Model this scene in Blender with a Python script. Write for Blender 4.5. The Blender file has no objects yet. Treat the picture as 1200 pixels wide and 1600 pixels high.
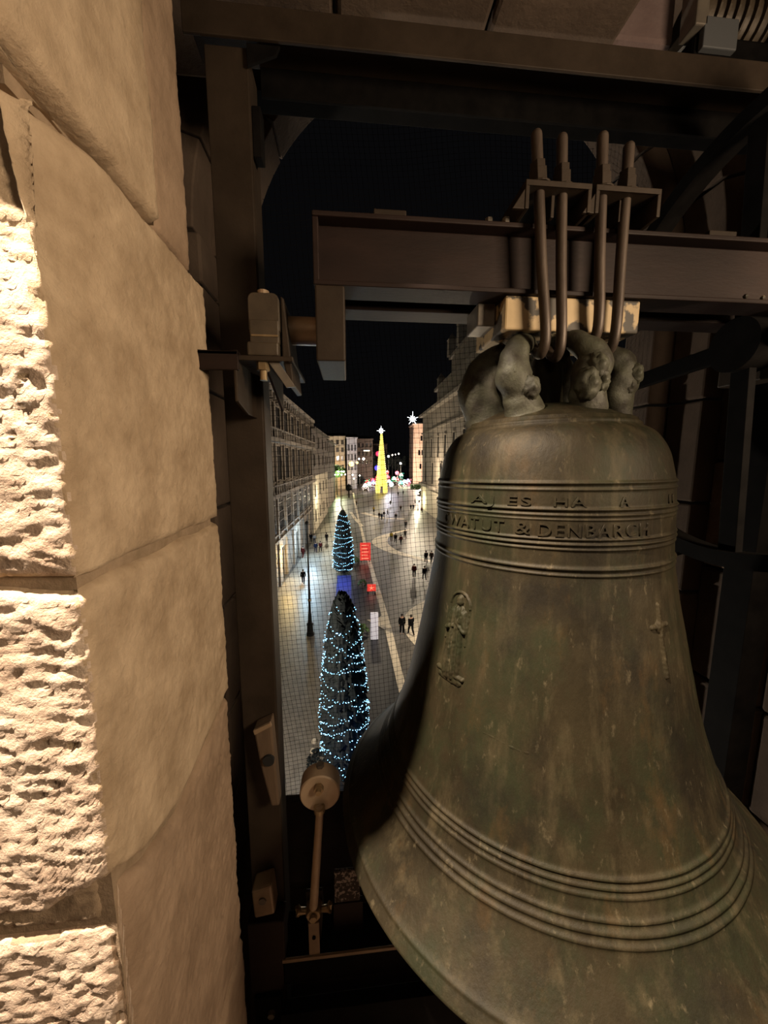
import bpy, bmesh, math, random
from mathutils import Vector, Matrix, noise
import numpy as np

C = bpy.context.scene.collection
sc = bpy.context.scene
PI = math.pi
random.seed(7)

# ------------------------------------------------------------------ camera, world, exposure, big lamps
PITCH, YAW, FPX = math.radians(7.9), math.radians(5.4), 578.0      # photo is 1200 x 1600 pixels
cam_d = bpy.data.cameras.new('camera'); cam = bpy.data.objects.new('camera', cam_d); C.objects.link(cam)
cam_d.sensor_fit = 'VERTICAL'; cam_d.sensor_height = 36.0; cam_d.lens = 36.0 * FPX / 1600.0
cam_d.clip_start = 0.02; cam_d.clip_end = 2000
cam.location = (0, 0, 0); cam.rotation_euler = (PI / 2 - PITCH, 0, -YAW)
sc.camera = cam
sc.view_settings.view_transform = 'Standard'; sc.view_settings.look = 'None'
sc.view_settings.exposure = 0.0; sc.view_settings.gamma = 1.0; sc.view_settings.use_curve_mapping = False

world = bpy.data.worlds.new('night_sky'); sc.world = world; world.use_nodes = True
wb = world.node_tree.nodes['Background']; wb.inputs[0].default_value = (0.9, 0.88, 1.0, 1); wb.inputs[1].default_value = 0.0024

def lamp(name, kind, loc, power, col, target=None, **kw):
    d = bpy.data.lights.new(name, kind); d.energy = power; d.color = col
    for k, v in kw.items(): setattr(d, k, v)
    o = bpy.data.objects.new(name, d); C.objects.link(o); o.location = loc
    if target is not None:
        o.rotation_euler = (Vector(target) - Vector(loc)).to_track_quat('-Z', 'Y').to_euler()
    return o
WARM = (1.0, 0.77, 0.53)
lamp('wall_floodlight', 'SPOT', (-1.0, -0.02, 2.35), 2700, (1.0, 0.81, 0.62), (-0.52, 0.49, -0.15),
     spot_size=math.radians(50), spot_blend=0.5, shadow_soft_size=0.03)
lamp('chamber_lamp', 'AREA', (1.48, -0.30, 0.42), 42, WARM, (0.1, 1.0, -0.1), size=0.5)
lamp('chamber_fill_light', 'POINT', (0.15, -0.9, 0.9), 6, WARM, shadow_soft_size=0.15)  # unseen fill added to lift the dark left side of the bell
# street lighting
SW = (1.0, 0.83, 0.60); CW = (0.80, 0.90, 1.0)
for nm, loc, pw, col, rad in [
    ('street_light', (-6.5, 11.0, -7.5), 2900, (1.0, .88, .72), .3),
    ('street_light', (2.5, 50.0, 0.0), 1500, SW, .4), ('street_light', (-7.5, 45.0, -11.6), 1000, (1.0, .66, .2), .2),
    ('shop_light', (-5.6, 46.0, -11.6), 1100, (.48, .78, 1.0), .3), ('shop_light', (-6.0, 56.0, -11.6), 1500, (.55, .8, 1.0), .3), ('street_light', (-5.0, 82.0, -8), 1500, (1.0, .9, .62), .3),
    ('street_light', (18.0, 68.0, -7.0), 4800, SW, .4), ('street_light', (17.0, 92.0, -3.0), 7500, SW, .5),
    ('street_light', (7.0, 27.5, -10.0), 1150, SW, .3),  # unseen light added to brighten the kerb and the white panel
    ('street_light', (21.0, 112.0, -12.0), 1800, (1.0, .95, .62), .4), ('street_light', (8.0, 130.0, -4.0), 2600, SW, .4),
    ('tower_floodlight', (42.0, 205.0, -8.0), 150000, (1.0, .76, .56), .6), ('street_light', (-6.0, 168.0, 2.0), 20000, (1.0, .84, .68), .5),
    ('street_light', (-8.0, 194.0, -6.5), 2600, (1.0, .5, .08), .4), ('fair_glow', (20.0, 185.0, -4.0), 9000, (.9, .85, 1.0), .8), ('tree_glow', (-.9, 43.5, -13.0), 120, (.10, .16, 1.0), .4),
    ('tree_glow', (-.6, 12.0, -12.0), 60, (.1, .25, 1.0), .5)]:
    lamp(nm, 'POINT', loc, pw, col, shadow_soft_size=rad)

# ------------------------------------------------------------------ picture -> place helpers (the camera stands at the origin)
_F = Vector((math.sin(YAW) * math.cos(PITCH), math.cos(YAW) * math.cos(PITCH), -math.sin(PITCH)))
_R = Vector((math.cos(YAW), -math.sin(YAW), 0)); _U = _R.cross(_F)
GZ = -15.0                                                          # street level, 15 m under the bell chamber
def ray(x, y): return _F + (x - 600) / FPX * _R - (y - 800) / FPX * _U
def gp(x, y, z=GZ):
    d = ray(x, y); return d * (z / d.z)
def at(x, y, Y):
    d = ray(x, y); return d * (Y / d.y)

# ------------------------------------------------------------------ materials
def mat(name, c1, c2=None, rough=.6, metal=0.0, scale=8.0, bump=0.0, bscale=40.0, detail=6, emit=0.0, stretch=None, lo=.35, hi=.65, spec=.5):
    m = bpy.data.materials.new(name); m.use_nodes = True
    nt = m.node_tree; b = nt.nodes['Principled BSDF']
    b.inputs['Roughness'].default_value = rough; b.inputs['Metallic'].default_value = metal
    b.inputs['Specular IOR Level'].default_value = spec
    b.inputs['Base Color'].default_value = (*c1, 1)
    if emit:
        b.inputs['Emission Color'].default_value = (*c1, 1); b.inputs['Emission Strength'].default_value = emit
    if c2 or bump:
        tc = nt.nodes.new('ShaderNodeTexCoord'); mp = nt.nodes.new('ShaderNodeMapping')
        nt.links.new(tc.outputs['Object'], mp.inputs[0])
        if stretch: mp.inputs['Scale'].default_value = stretch
    if c2:
        n = nt.nodes.new('ShaderNodeTexNoise'); n.inputs['Scale'].default_value = scale; n.inputs['Detail'].default_value = detail
        n.inputs['Roughness'].default_value = .62
        r = nt.nodes.new('ShaderNodeValToRGB'); r.color_ramp.elements[0].color = (*c1, 1); r.color_ramp.elements[1].color = (*c2, 1)
        r.color_ramp.elements[0].position = lo; r.color_ramp.elements[1].position = hi
        nt.links.new(mp.outputs[0], n.inputs[0]); nt.links.new(n.outputs[0], r.inputs[0]); nt.links.new(r.outputs[0], b.inputs['Base Color'])
    if bump:
        n2 = nt.nodes.new('ShaderNodeTexNoise'); n2.inputs['Scale'].default_value = bscale; n2.inputs['Detail'].default_value = 8
        n2.inputs['Roughness'].default_value = .65
        bp = nt.nodes.new('ShaderNodeBump'); bp.inputs['Strength'].default_value = 1.0; bp.inputs['Distance'].default_value = bump
        nt.links.new(mp.outputs[0], n2.inputs[0]); nt.links.new(n2.outputs[0], bp.inputs['Height']); nt.links.new(bp.outputs[0], b.inputs['Normal'])
    return m

def bronze_mat():
    m = mat('bronze_patina', (.0095, .0071, .0033), (.0215, .0165, .0082), .58, .12, 7, .0012, 110, stretch=(1, 1, .45), spec=.13)
    nt = m.node_tree; b = nt.nodes['Principled BSDF']
    tc = nt.nodes.new('ShaderNodeTexCoord')
    def noi(scale, stretch, lo, hi):
        mp = nt.nodes.new('ShaderNodeMapping'); mp.inputs['Scale'].default_value = stretch; nt.links.new(tc.outputs['Object'], mp.inputs[0])
        n = nt.nodes.new('ShaderNodeTexNoise'); n.inputs['Scale'].default_value = scale; n.inputs['Detail'].default_value = 7
        n.inputs['Roughness'].default_value = .68
        r = nt.nodes.new('ShaderNodeMapRange'); r.inputs[1].default_value = lo; r.inputs[2].default_value = hi
        nt.links.new(mp.outputs[0], n.inputs[0]); nt.links.new(n.outputs[0], r.inputs[0]); return r.outputs[0]
    base = b.inputs['Base Color'].links[0].from_socket
    def mix(fac, a, col, k):
        mm = nt.nodes.new('ShaderNodeMath'); mm.operation = 'MULTIPLY'; mm.inputs[1].default_value = k; nt.links.new(fac, mm.inputs[0])
        x = nt.nodes.new('ShaderNodeMix'); x.data_type = 'RGBA'; nt.links.new(mm.outputs[0], x.inputs[0])
        nt.links.new(a, x.inputs[6]); x.inputs[7].default_value = (*col, 1); return x.outputs[2]
    c = mix(noi(6, (1, 1, .7), .46, .62), base, (.0105, .0135, .0058), .65)      # green verdigris clouds
    c = mix(noi(15, (1.5, 1.5, .10), .5, .70), c, (.041, .032, .017), .65)       # runs down the waist
    c = mix(noi(3.6, (1, 1, .7), .50, .66), c, (.0062, .005, .0032), .85)
    c = mix(noi(9, (1, 1, .35), .56, .72), c, (.036, .021, .008), .7)           # dark soot
    c = mix(noi(48, (1, 1, .4), .60, .74), c, (.085, .068, .040), .55)             # dust specks
    nt.links.new(c, b.inputs['Base Color'])
    return m

M = {}
M['bronze'] = bronze_mat()
M['verdigris'] = mat('verdigris_bronze', (.020, .016, .009), (.066, .066, .042), .6, .15, 22, .0015, 120)
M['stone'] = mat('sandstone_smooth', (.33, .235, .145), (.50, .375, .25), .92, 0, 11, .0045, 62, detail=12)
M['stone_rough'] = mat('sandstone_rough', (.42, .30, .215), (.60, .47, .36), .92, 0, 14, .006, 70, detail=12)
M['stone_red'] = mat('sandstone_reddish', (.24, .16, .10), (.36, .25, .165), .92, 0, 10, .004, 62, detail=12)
M['stone_dim'] = mat('sandstone_shaded', (.07, .046, .031), (.11, .076, .053), .92, 0, 4, .003, 45)  # sandstone with the shade of the dim walls put into its colour
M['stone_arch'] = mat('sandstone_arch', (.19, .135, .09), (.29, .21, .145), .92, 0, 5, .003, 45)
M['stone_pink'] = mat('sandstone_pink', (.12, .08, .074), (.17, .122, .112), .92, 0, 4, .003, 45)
M['mortar'] = mat('lime_mortar', (.22, .155, .095), (.32, .23, .15), .95, 0, 30, .003, 80)
M['steel'] = mat('brown_painted_steel', (.024, .016, .010), (.038, .026, .017), .6, .1, 9, .0005, 120, spec=.25)
M['steel_red'] = mat('rusty_red_steel', (.012, .0062, .0046), (.022, .0115, .0086), .6, .1, 11, .0005, 130, stretch=(.3, 1, 1), spec=.25)
M['steel_dark'] = mat('black_steel', (.003, .0026, .0024), (.007, .006, .0055), .75, .0, 12, .0003, 120, spec=.06)
M['steel_grey'] = mat('grey_steel', (.15, .13, .11), (.22, .19, .15), .42, .5, 20)
M['rod'] = mat('oily_rod_steel', (.045, .031, .023), (.095, .07, .052), .5, .4, 25, .0006, 150, stretch=(1, 1, .2))
M['tan'] = mat('tan_painted_metal', (.22, .155, .095), (.30, .21, .13), .42, .2, 14)
M['hammer_tan'] = mat('hammer_tan_paint', (.40, .29, .19), (.48, .36, .24), .45, .1, 14)
M['bearing'] = mat('bearing_brown_paint', (.046, .034, .022), (.078, .058, .038), .5, .2, 14, .0006, 90)
M['brass'] = mat('worn_brass', (.23, .16, .085), (.34, .25, .14), .36, .6, 30)
M['cream'] = mat('stained_pale_block', (.40, .29, .15), (.50, .37, .21), .6, 0, 10)
M['wood'] = mat('weathered_wood', (.075, .046, .026), (.13, .085, .05), .8, 0, 18, .0015, 60, stretch=(1, 1, .15))
M['net'] = mat('dark_net_cord', (.004, .004, .004), rough=.9, spec=.1)
M['black'] = mat('matt_black', (.006, .006, .006), rough=.8)
def stain(m):
    nt = m.node_tree; b = nt.nodes['Principled BSDF']; base = b.inputs['Base Color'].links[0].from_socket
    tc = nt.nodes.new('ShaderNodeTexCoord'); n = nt.nodes.new('ShaderNodeTexNoise'); n.inputs['Scale'].default_value = 11; n.inputs['Detail'].default_value = 8
    r = nt.nodes.new('ShaderNodeMapRange'); r.inputs[1].default_value = .47; r.inputs[2].default_value = .50
    x = nt.nodes.new('ShaderNodeMix'); x.data_type = 'RGBA'; x.inputs[7].default_value = (.05, .04, .028, 1)
    nt.links.new(tc.outputs['Object'], n.inputs[0]); nt.links.new(n.outputs[0], r.inputs[0]); nt.links.new(r.outputs[0], x.inputs[0])
    nt.links.new(base, x.inputs[6]); nt.links.new(x.outputs[2], b.inputs['Base Color'])
stain(M['cream'])

# ------------------------------------------------------------------ mesh helpers
class MB:
    def __init__(s): s.v = []; s.f = []
    def add(s, vs, fs):
        o = len(s.v); s.v += [tuple(v) for v in vs]; s.f += [tuple(i + o for i in f) for f in fs]; return s
    def box(s, x0, x1, y0, y1, z0, z1):
        vs = [(x, y, z) for z in (z0, z1) for y in (y0, y1) for x in (x0, x1)]
        return s.add(vs, [(0, 2, 3, 1), (4, 5, 7, 6), (0, 1, 5, 4), (2, 6, 7, 3), (0, 4, 6, 2), (1, 3, 7, 5)])
    def obox(s, c, ax, ay, az):                                    # oriented box, half-axes as vectors
        c, ax, ay, az = map(Vector, (c, ax, ay, az))
        vs = [c + ax * i + ay * j + az * k for k in (-1, 1) for j in (-1, 1) for i in (-1, 1)]
        return s.add(vs, [(0, 2, 3, 1), (4, 5, 7, 6), (0, 1, 5, 4), (2, 6, 7, 3), (0, 4, 6, 2), (1, 3, 7, 5)])
    def tube(s, pts, rad, n=10, caps=True, ell=1.0, wob=0.0, wscale=20, closed=False):
        pts = [Vector(p) for p in pts]; k = len(pts)
        if not hasattr(rad, '__len__'): rad = [rad] * k
        up = None; base = len(s.v); vs = []
        for i, p in enumerate(pts):
            if closed: t = pts[(i + 1) % k] - pts[i - 1]
            else: t = pts[min(i + 1, k - 1)] - pts[max(i - 1, 0)]
            t.normalize()
            if up is None: up = Vector((0, 0, 1)) if abs(t.z) < .9 else Vector((0, 1, 0))
            a = t.cross(up)
            if a.length < 1e-4: a = t.cross(Vector((1, .3, .2)))
            a.normalize(); b = a.cross(t).normalized(); up = b
            for j in range(n):
                th = 2 * PI * j / n
                q = p + a * (rad[i] * math.cos(th)) + b * (rad[i] * ell * math.sin(th))
                if wob: q += (q - p).normalized() * wob * noise.noise(q * wscale)
                vs.append(q)
        fs = []
        for i in range(k if closed else k - 1):
            for j in range(n):
                i2 = (i + 1) % k
                fs.append((i * n + j, i * n + (j + 1) % n, i2 * n + (j + 1) % n, i2 * n + j))
        if caps and not closed:
            fs.append(tuple(range(n))[::-1]); fs.append(tuple((k - 1) * n + j for j in range(n)))
        return s.add(vs, fs)
    def cyl(s, p0, p1, r, n=16, r1=None): return s.tube([p0, p1], [r, r if r1 is None else r1], n)
    def lathe(s, prof, n=32, c=(0, 0, 0), axis='z'):
        vs = []; k = len(prof)
        for (r, z) in prof:
            for j in range(n):
                a = 2 * PI * j / n
                p = (r * math.cos(a), r * math.sin(a), z)
                if axis == 'y': p = (p[0], z, p[1])
                if axis == 'x': p = (z, p[0], p[1])
                vs.append((p[0] + c[0], p[1] + c[1], p[2] + c[2]))
        fs = [(i * n + j, i * n + (j + 1) % n, (i + 1) * n + (j + 1) % n, (i + 1) * n + j) for i in range(k - 1) for j in range(n)]
        return s.add(vs, fs)
    def ball(s, c, r, n=10, m=6):
        return s.lathe([(r * math.sin(PI * i / m) + 1e-5, -r * math.cos(PI * i / m)) for i in range(m + 1)], n, c)
    def octa(s, c, r):
        x, y, z = c
        return s.add([(x + r, y, z), (x - r, y, z), (x, y + r, z), (x, y - r, z), (x, y, z + r), (x, y, z - r)],
                     [(0, 2, 4), (2, 1, 4), (1, 3, 4), (3, 0, 4), (2, 0, 5), (1, 2, 5), (3, 1, 5), (0, 3, 5)])
    def prism(s, poly, d0, d1, plane='xz'):                        # polygon extruded along the third axis
        k = len(poly)
        def P(a, b, d): return {'xz': (a, d, b), 'yz': (d, a, b), 'xy': (a, b, d)}[plane]
        vs = [P(a, b, d0) for a, b in poly] + [P(a, b, d1) for a, b in poly]
        fs = [tuple(range(k))[::-1], tuple(range(k, 2 * k))] + [(i, (i + 1) % k, k + (i + 1) % k, k + i) for i in range(k)]
        return s.add(vs, fs)
    def hexnut(s, c, r, h, axis=(0, 0, 1)):
        c = Vector(c); a = Vector(axis).normalized(); return s.tube([c, c + a * h], r, 6)
    def build(s, name, m, parent=None, smooth=False, bevel=0.0, seg=2, fix=True):
        me = bpy.data.meshes.new(name)
        off = world_loc(parent) if parent else Vector((0, 0, 0))
        me.from_pydata([tuple(Vector(v) - off) for v in s.v], [], s.f)
        if fix or bevel:
            bm = bmesh.new(); bm.from_mesh(me)
            if bevel:
                bmesh.ops.remove_doubles(bm, verts=bm.verts, dist=1e-6)
                bmesh.ops.recalc_face_normals(bm, faces=bm.faces)
                es = [e for e in bm.edges if len(e.link_faces) == 2 and e.calc_face_angle(0) > .6]
                bmesh.ops.bevel(bm, geom=es, offset=bevel, segments=seg, affect='EDGES', profile=.5)
            else: bmesh.ops.recalc_face_normals(bm, faces=bm.faces)
            bm.to_mesh(me); bm.free()
        if smooth:
            me.shade_smooth()
            if smooth != 2: me.set_sharp_from_angle(angle=math.radians(38))
        if m is not None: me.materials.append(m)
        o = bpy.data.objects.new(name, me); C.objects.link(o)
        if parent: o.parent = parent
        return o
def world_loc(o):
    v = Vector((0, 0, 0))
    while o is not None: v += o.location; o = o.parent
    return v
def thing(name, label, cat, loc=(0, 0, 0), group=None):
    o = bpy.data.objects.new(name, None); C.objects.link(o); o.location = loc; o.empty_display_size = .1
    return tag(o, label, cat, group)
def tag(o, label, cat, group=None):
    o['label'] = label; o['category'] = cat
    if group: o['group'] = group
    return o
def struct(o): o['kind'] = 'structure'; return o
def stuff(o): o['kind'] = 'stuff'; return o
def empty_struct(name):
    o = bpy.data.objects.new(name, None); C.objects.link(o); return struct(o)
def copy_tree(o, parent=None):
    c = o.copy(); C.objects.link(c); c.parent = parent
    for ch in o.children: copy_tree(ch, c)
    return c
def catmull(pts, k=8):
    P = [np.array(p, float) for p in pts]; P = [2 * P[0] - P[1]] + P + [2 * P[-1] - P[-2]]; out = []
    for i in range(1, len(P) - 2):
        for j in range(k):
            t = j / k; a, b, c, d = P[i - 1:i + 3]
            out.append(.5 * (2 * b + (c - a) * t + (2 * a - 5 * b + 4 * c - d) * t * t + (3 * b - a - 3 * c + d) * t ** 3))
    out.append(P[-2]); return out
def fbm(p, sc_, octs=4):
    v = 0; a = 1.0
    for i in range(octs):
        v += a * noise.noise(Vector(p) * sc_ + Vector((7.3 * i, 3.1, 1.7 * i))); sc_ *= 2.05; a *= .5
    return v

# ------------------------------------------------------------------ setting: bell chamber
wl = empty_struct('wall_left'); XL, YC = -.345, .49
def stone_sheet(path, z0, z1, cell, mt, seed=0, r=.02, face_amp=.006, jamb_amp=.003, chamfer=None, depth=.09, edge=.006, cround=.018):
    fz0 = z0 if callable(z0) else (lambda q: z0); fz1 = z1 if callable(z1) else (lambda q: z1)
    zr = max(fz1(Vector((a, b, 0))) for a, b in path) - min(fz0(Vector((a, b, 0))) for a, b in path)
    # dense polyline with rounded corner
    pts = [Vector((a, b, 0)) for a, b in path]
    dense = []
    for i in range(len(pts) - 1):
        n = max(2, int((pts[i + 1] - pts[i]).length / cell))
        dense += [pts[i].lerp(pts[i + 1], j / n) for j in range(n)]
    dense.append(pts[-1])
    for _ in range(max(1, int((cround / cell) ** 2))):
        dense = [dense[0]] + [(dense[i - 1] + dense[i] * 2 + dense[i + 1]) / 4 for i in range(1, len(dense) - 1)] + [dense[-1]]
    s = [0.0]
    for i in range(1, len(dense)): s.append(s[-1] + (dense[i] - dense[i - 1]).length)
    L = s[-1]; ic = min(range(len(dense)), key=lambda i: (dense[i] - Vector((XL, YC, 0))).length); sc0 = s[ic]
    nz = max(2, int(zr / cell)); vs = []; nx = len(dense)
    for i, p in enumerate(dense):
        t = (dense[min(i + 1, nx - 1)] - dense[max(i - 1, 0)]).normalized(); n = Vector((t.y, -t.x, 0))
        fw = max(0, -n.y) ** 1.5
        zb = fz0(p) + edge * noise.noise(Vector((s[i] * 9, seed, 0))); zt = fz1(p) + edge * noise.noise(Vector((s[i] * 9, seed + 5, 0)))
        for j in range(nz + 1):
            z = zb + (zt - zb) * j / nz
            q = Vector((p.x, p.y, z))
            rr = r * (1 + .7 * noise.noise(q * 11 + Vector((seed, 0, 0))))
            d = max(0, min(s[i], L - s[i], z - zb, zt - z)); k = 1 - min(d / rr, 1)
            off = -rr * (1 - math.sqrt(max(0, 1 - k * k)))
            amp = face_amp * fw + jamb_amp * (1 - fw)
            sq = Vector((q.x * (1 if fw > .5 else 1), q.y, q.z * (1.0 if fw > .5 else .75))) + Vector((seed * 3.1, 0, 0))
            rg = sq + Vector((noise.noise(sq * 9), noise.noise(sq * 9 + Vector((5, 0, 0))), 0)) * .03
            off += amp * (.62 * fbm(Vector((rg.x * .6, rg.y, rg.z * 1.5 + rg.x * .3)), 60, 3) + .5 * noise.noise(sq * 9))
            off -= amp * (.7 if fw > .5 else .5) * max(0, noise.noise(sq * (95 if fw > .5 else 60)) - .42) * 4
            if chamfer: off -= chamfer(z) * math.exp(-((s[i] - sc0) / .085) ** 2)
            q = q + n * off
            vs.append(q)
    m = MB(); fs = [(i * (nz + 1) + j, (i + 1) * (nz + 1) + j, (i + 1) * (nz + 1) + j + 1, i * (nz + 1) + j + 1) for i in range(nx - 1) for j in range(nz)]
    # skirt running back into the wall
    ring = [i * (nz + 1) for i in range(nx)] + [(nx - 1) * (nz + 1) + j for j in range(1, nz + 1)] + [i * (nz + 1) + nz for i in range(nx - 2, -1, -1)] + [j for j in range(nz - 1, 0, -1)]
    base = len(vs)
    for k in ring:
        i = k // (nz + 1); t = (dense[min(i + 1, nx - 1)] - dense[max(i - 1, 0)]).normalized(); n = Vector((t.y, -t.x, 0))
        vs.append(vs[k] - n * depth)
    for a in range(len(ring)):
        b = (a + 1) % len(ring); fs.append((ring[a], base + a, base + b, ring[b]))
    m.add(vs, fs)
    return m.build('stone', mt, wl, smooth=2, fix=False)
def two_mat(o, face='stone_rough'):                                 # rough dressed face, smoother reveal
    me = o.data; me.materials.append(M[face])
    for p in me.polygons:
        if p.normal.y < -.75 and not (p.center.z > .12 and p.center.x > XL - .004 - 2.2 * chB(min(p.center.z, .42))): p.material_index = 1
def chB(z):
    k = max(0, min(1, (z - .10) / .32)); return .040 * k * k * (3 - 2 * k)
def low_joint(q):                                                   # the bed joint dips along the reveal
    if q.y < YC + .012: return -.598 - .055 * max(0, min(1, (XL - .01 - q.x) / .09))
    return float(np.interp(q.y, [.50, .575, .69, .96, 1.02], [-.594, -.655, -.680, -.652, -.645]))
two_mat(stone_sheet([(-.98, YC), (XL, YC), (XL, 1.015)], -.152, .425, .0056, M['stone'], 1, chamfer=chB, face_amp=.0065))
two_mat(stone_sheet([(-.98, YC), (XL, YC), (XL, 1.015)], low_joint, -.163, .0056, M['stone'], 2, face_amp=.0065))
two_mat(stone_sheet([(-.98, YC - .022), (XL + .002, YC - .022), (XL + .002, .80)], .437, 1.25, .008, M['stone'], 3))
two_mat(stone_sheet([(-.345 - .012, .806), (-.345 - .012, .968)], .43, 1.25, .008, M['stone_red'], 4))
two_mat(stone_sheet([(-.98, YC + .006), (XL - .012, YC + .006), (XL - .002, YC + .05), (XL - .002, 1.0)], -1.45, lambda q: (-.688 if q.y < YC + .02 else low_joint(q) - .012), .0065, M['stone_red'], 7, r=.022, jamb_amp=.005, face_amp=.0075, cround=.03))
stone_sheet([(-.98, YC + .010), (-.47, YC + .010), (-.375, YC + .012)], -.684, -.61, .006, M['mortar'], 12, face_amp=.008, r=.012)
stone_sheet([(-.98, YC), (XL - .004, YC), (XL - .004, .70)], -2.05, -1.46, .012, M['stone'], 8)
stone_sheet([(XL, .71), (XL, 1.0)], -2.05, -1.46, .012, M['stone_red'], 9)
stone_sheet([(-.98, YC), (XL, YC), (XL, .75)], 1.26, 1.9, .02, M['stone'], 10)
core = MB().box(-1.0, XL - .014, YC + .016, .985, -2.05, .06).box(-1.0, XL - .075, YC + .075, .985, .06, .415).box(-1.0, XL - .03, YC + .02, .965, .415, 1.95).build('mortar', M['mortar'], wl)
MB().box(-2.6, -.98, YC, 1.0, -2.05, 2.6).build('masonry', M['stone_rough'], wl)
MB().box(-1.15, -1.0, .98, 1.62, -2.05, 2.6).build('rebate', M['stone_dim'], wl)

# wall with the arched opening (inner plane y=1.6, outer face y=2.0)
wf = empty_struct('wall_front')
AX, AZ, AR, SILL = .53, .87, .985, -2.02
def arch_ring(r0, r1, y0, y1, n, name, mt, gap=.012):
    for i in range(n):
        a0, a1 = PI * i / n + gap / 2, PI * (i + 1) / n - gap / 2
        k = 4; poly = []
        for j in range(k + 1):
            a = a0 + (a1 - a0) * j / k; poly.append((AX + r0 * math.cos(a), AZ + r0 * math.sin(a)))
        for j in range(k, -1, -1):
            a = a0 + (a1 - a0) * j / k; poly.append((AX + r1 * math.cos(a), AZ + r1 * math.sin(a)))
        MB().prism(poly, y0 + random.uniform(-.006, .006), y1, 'xz').build(name, mt, wf, bevel=.006)
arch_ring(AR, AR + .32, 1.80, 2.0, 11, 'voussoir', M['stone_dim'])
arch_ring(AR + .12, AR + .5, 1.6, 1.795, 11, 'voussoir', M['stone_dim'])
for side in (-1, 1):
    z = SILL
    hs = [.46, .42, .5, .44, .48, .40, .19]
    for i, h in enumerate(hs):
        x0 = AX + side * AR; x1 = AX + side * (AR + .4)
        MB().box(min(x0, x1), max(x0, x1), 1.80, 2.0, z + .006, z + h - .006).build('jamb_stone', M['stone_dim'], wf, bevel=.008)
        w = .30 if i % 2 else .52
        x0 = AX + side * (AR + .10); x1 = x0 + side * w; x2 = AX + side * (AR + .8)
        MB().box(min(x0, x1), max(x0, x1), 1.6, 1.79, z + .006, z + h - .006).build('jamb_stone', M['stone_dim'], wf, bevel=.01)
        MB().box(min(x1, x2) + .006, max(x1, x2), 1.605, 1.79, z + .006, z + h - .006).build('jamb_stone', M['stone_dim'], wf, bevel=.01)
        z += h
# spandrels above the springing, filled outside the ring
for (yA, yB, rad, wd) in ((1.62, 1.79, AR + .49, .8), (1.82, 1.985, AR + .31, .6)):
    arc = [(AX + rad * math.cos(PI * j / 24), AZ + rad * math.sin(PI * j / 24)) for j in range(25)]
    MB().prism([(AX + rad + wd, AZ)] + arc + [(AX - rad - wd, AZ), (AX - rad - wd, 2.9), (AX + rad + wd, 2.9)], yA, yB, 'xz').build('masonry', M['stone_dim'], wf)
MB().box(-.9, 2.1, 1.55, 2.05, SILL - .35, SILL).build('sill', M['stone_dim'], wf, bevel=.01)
# lintel stones over the frame
tl = empty_struct('trim_1')
xs = [-.62, -.02, .40, .78]
for i in range(3):
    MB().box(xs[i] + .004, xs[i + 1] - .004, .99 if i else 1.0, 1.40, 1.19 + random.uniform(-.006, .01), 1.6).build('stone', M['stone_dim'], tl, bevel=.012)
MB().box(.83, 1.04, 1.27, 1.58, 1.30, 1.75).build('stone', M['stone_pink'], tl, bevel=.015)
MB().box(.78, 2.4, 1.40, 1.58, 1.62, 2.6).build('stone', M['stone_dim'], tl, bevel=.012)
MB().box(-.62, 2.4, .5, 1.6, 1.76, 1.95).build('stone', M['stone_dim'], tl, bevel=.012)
# right-hand rebate, dim stones
wr = empty_struct('wall_right')
z = -2.05
for i, h in enumerate([.52, .48, .55, .5, .46, .5, .6]):
    MB().box(1.72 + .01 * (i % 2), 2.3, .95, 1.28, z + .006, z + h - .006).build('stone', M['stone_dim'], wr, bevel=.014)
    MB().box(1.705, 2.3, 1.29, 1.6, z + .006, z + h - .006).build('stone', M['stone_red'] if i % 3 == 0 else M['stone_dim'], wr, bevel=.014)
    z += h
MB().box(1.5, 2.3, .35, .94, -2.05, 2.6).build('stone', M['stone_red'], wr, bevel=.02)
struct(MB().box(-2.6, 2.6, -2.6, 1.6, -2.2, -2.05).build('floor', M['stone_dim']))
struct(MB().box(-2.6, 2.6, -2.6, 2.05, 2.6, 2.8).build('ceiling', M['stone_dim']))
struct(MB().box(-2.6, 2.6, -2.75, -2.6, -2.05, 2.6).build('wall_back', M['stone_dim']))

# ------------------------------------------------------------------ bird net over the opening
def inside(x, z):
    if z < SILL or abs(x - AX) > AR - .003: return False
    return z <= AZ or (x - AX) ** 2 + (z - AZ) ** 2 < (AR - .003) ** 2
m = MB(); NY = 1.99; cs = .026; ta = math.radians(5)
def npt(u, v):
    x = AX + u * math.cos(ta) - v * math.sin(ta); z = u * math.sin(ta) + v * math.cos(ta)
    w = .012 * math.sin(x * 5 + z * 1.7) + .01 * math.sin(z * 6 + x * 2.3)
    return (x + w * .6, NY - .015 * math.sin(x * 3) * math.sin(z * 2.2) - .02 + w * .5, z + .010 * math.sin(x * 7 + z * 2))
for hor in (0, 1):
    k0 = -130 if hor else -60
    for k in range(k0, -k0):
        run = []
        for j in range(-75, 76):
            u, v = ((j * .04), k * cs) if hor else (k * cs, j * .04)
            p = npt(u, v)
            if inside(p[0], p[2]): run.append(p)
            elif len(run) > 1: m.tube(run, .00085, 3, caps=False); run = []
            else: run = []
        if len(run) > 1: m.tube(run, .00085, 3, caps=False)
for i in range(-60, 60):
    for j in range(-130, 130):
        p = npt(i * cs, j * cs)
        if inside(p[0], p[2]): m.octa(p, .0024)
tag(m.build('bird_net', M['net'], fix=False), 'dark fine-meshed bird net stretched across the arched opening behind the bell', 'net')

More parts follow.
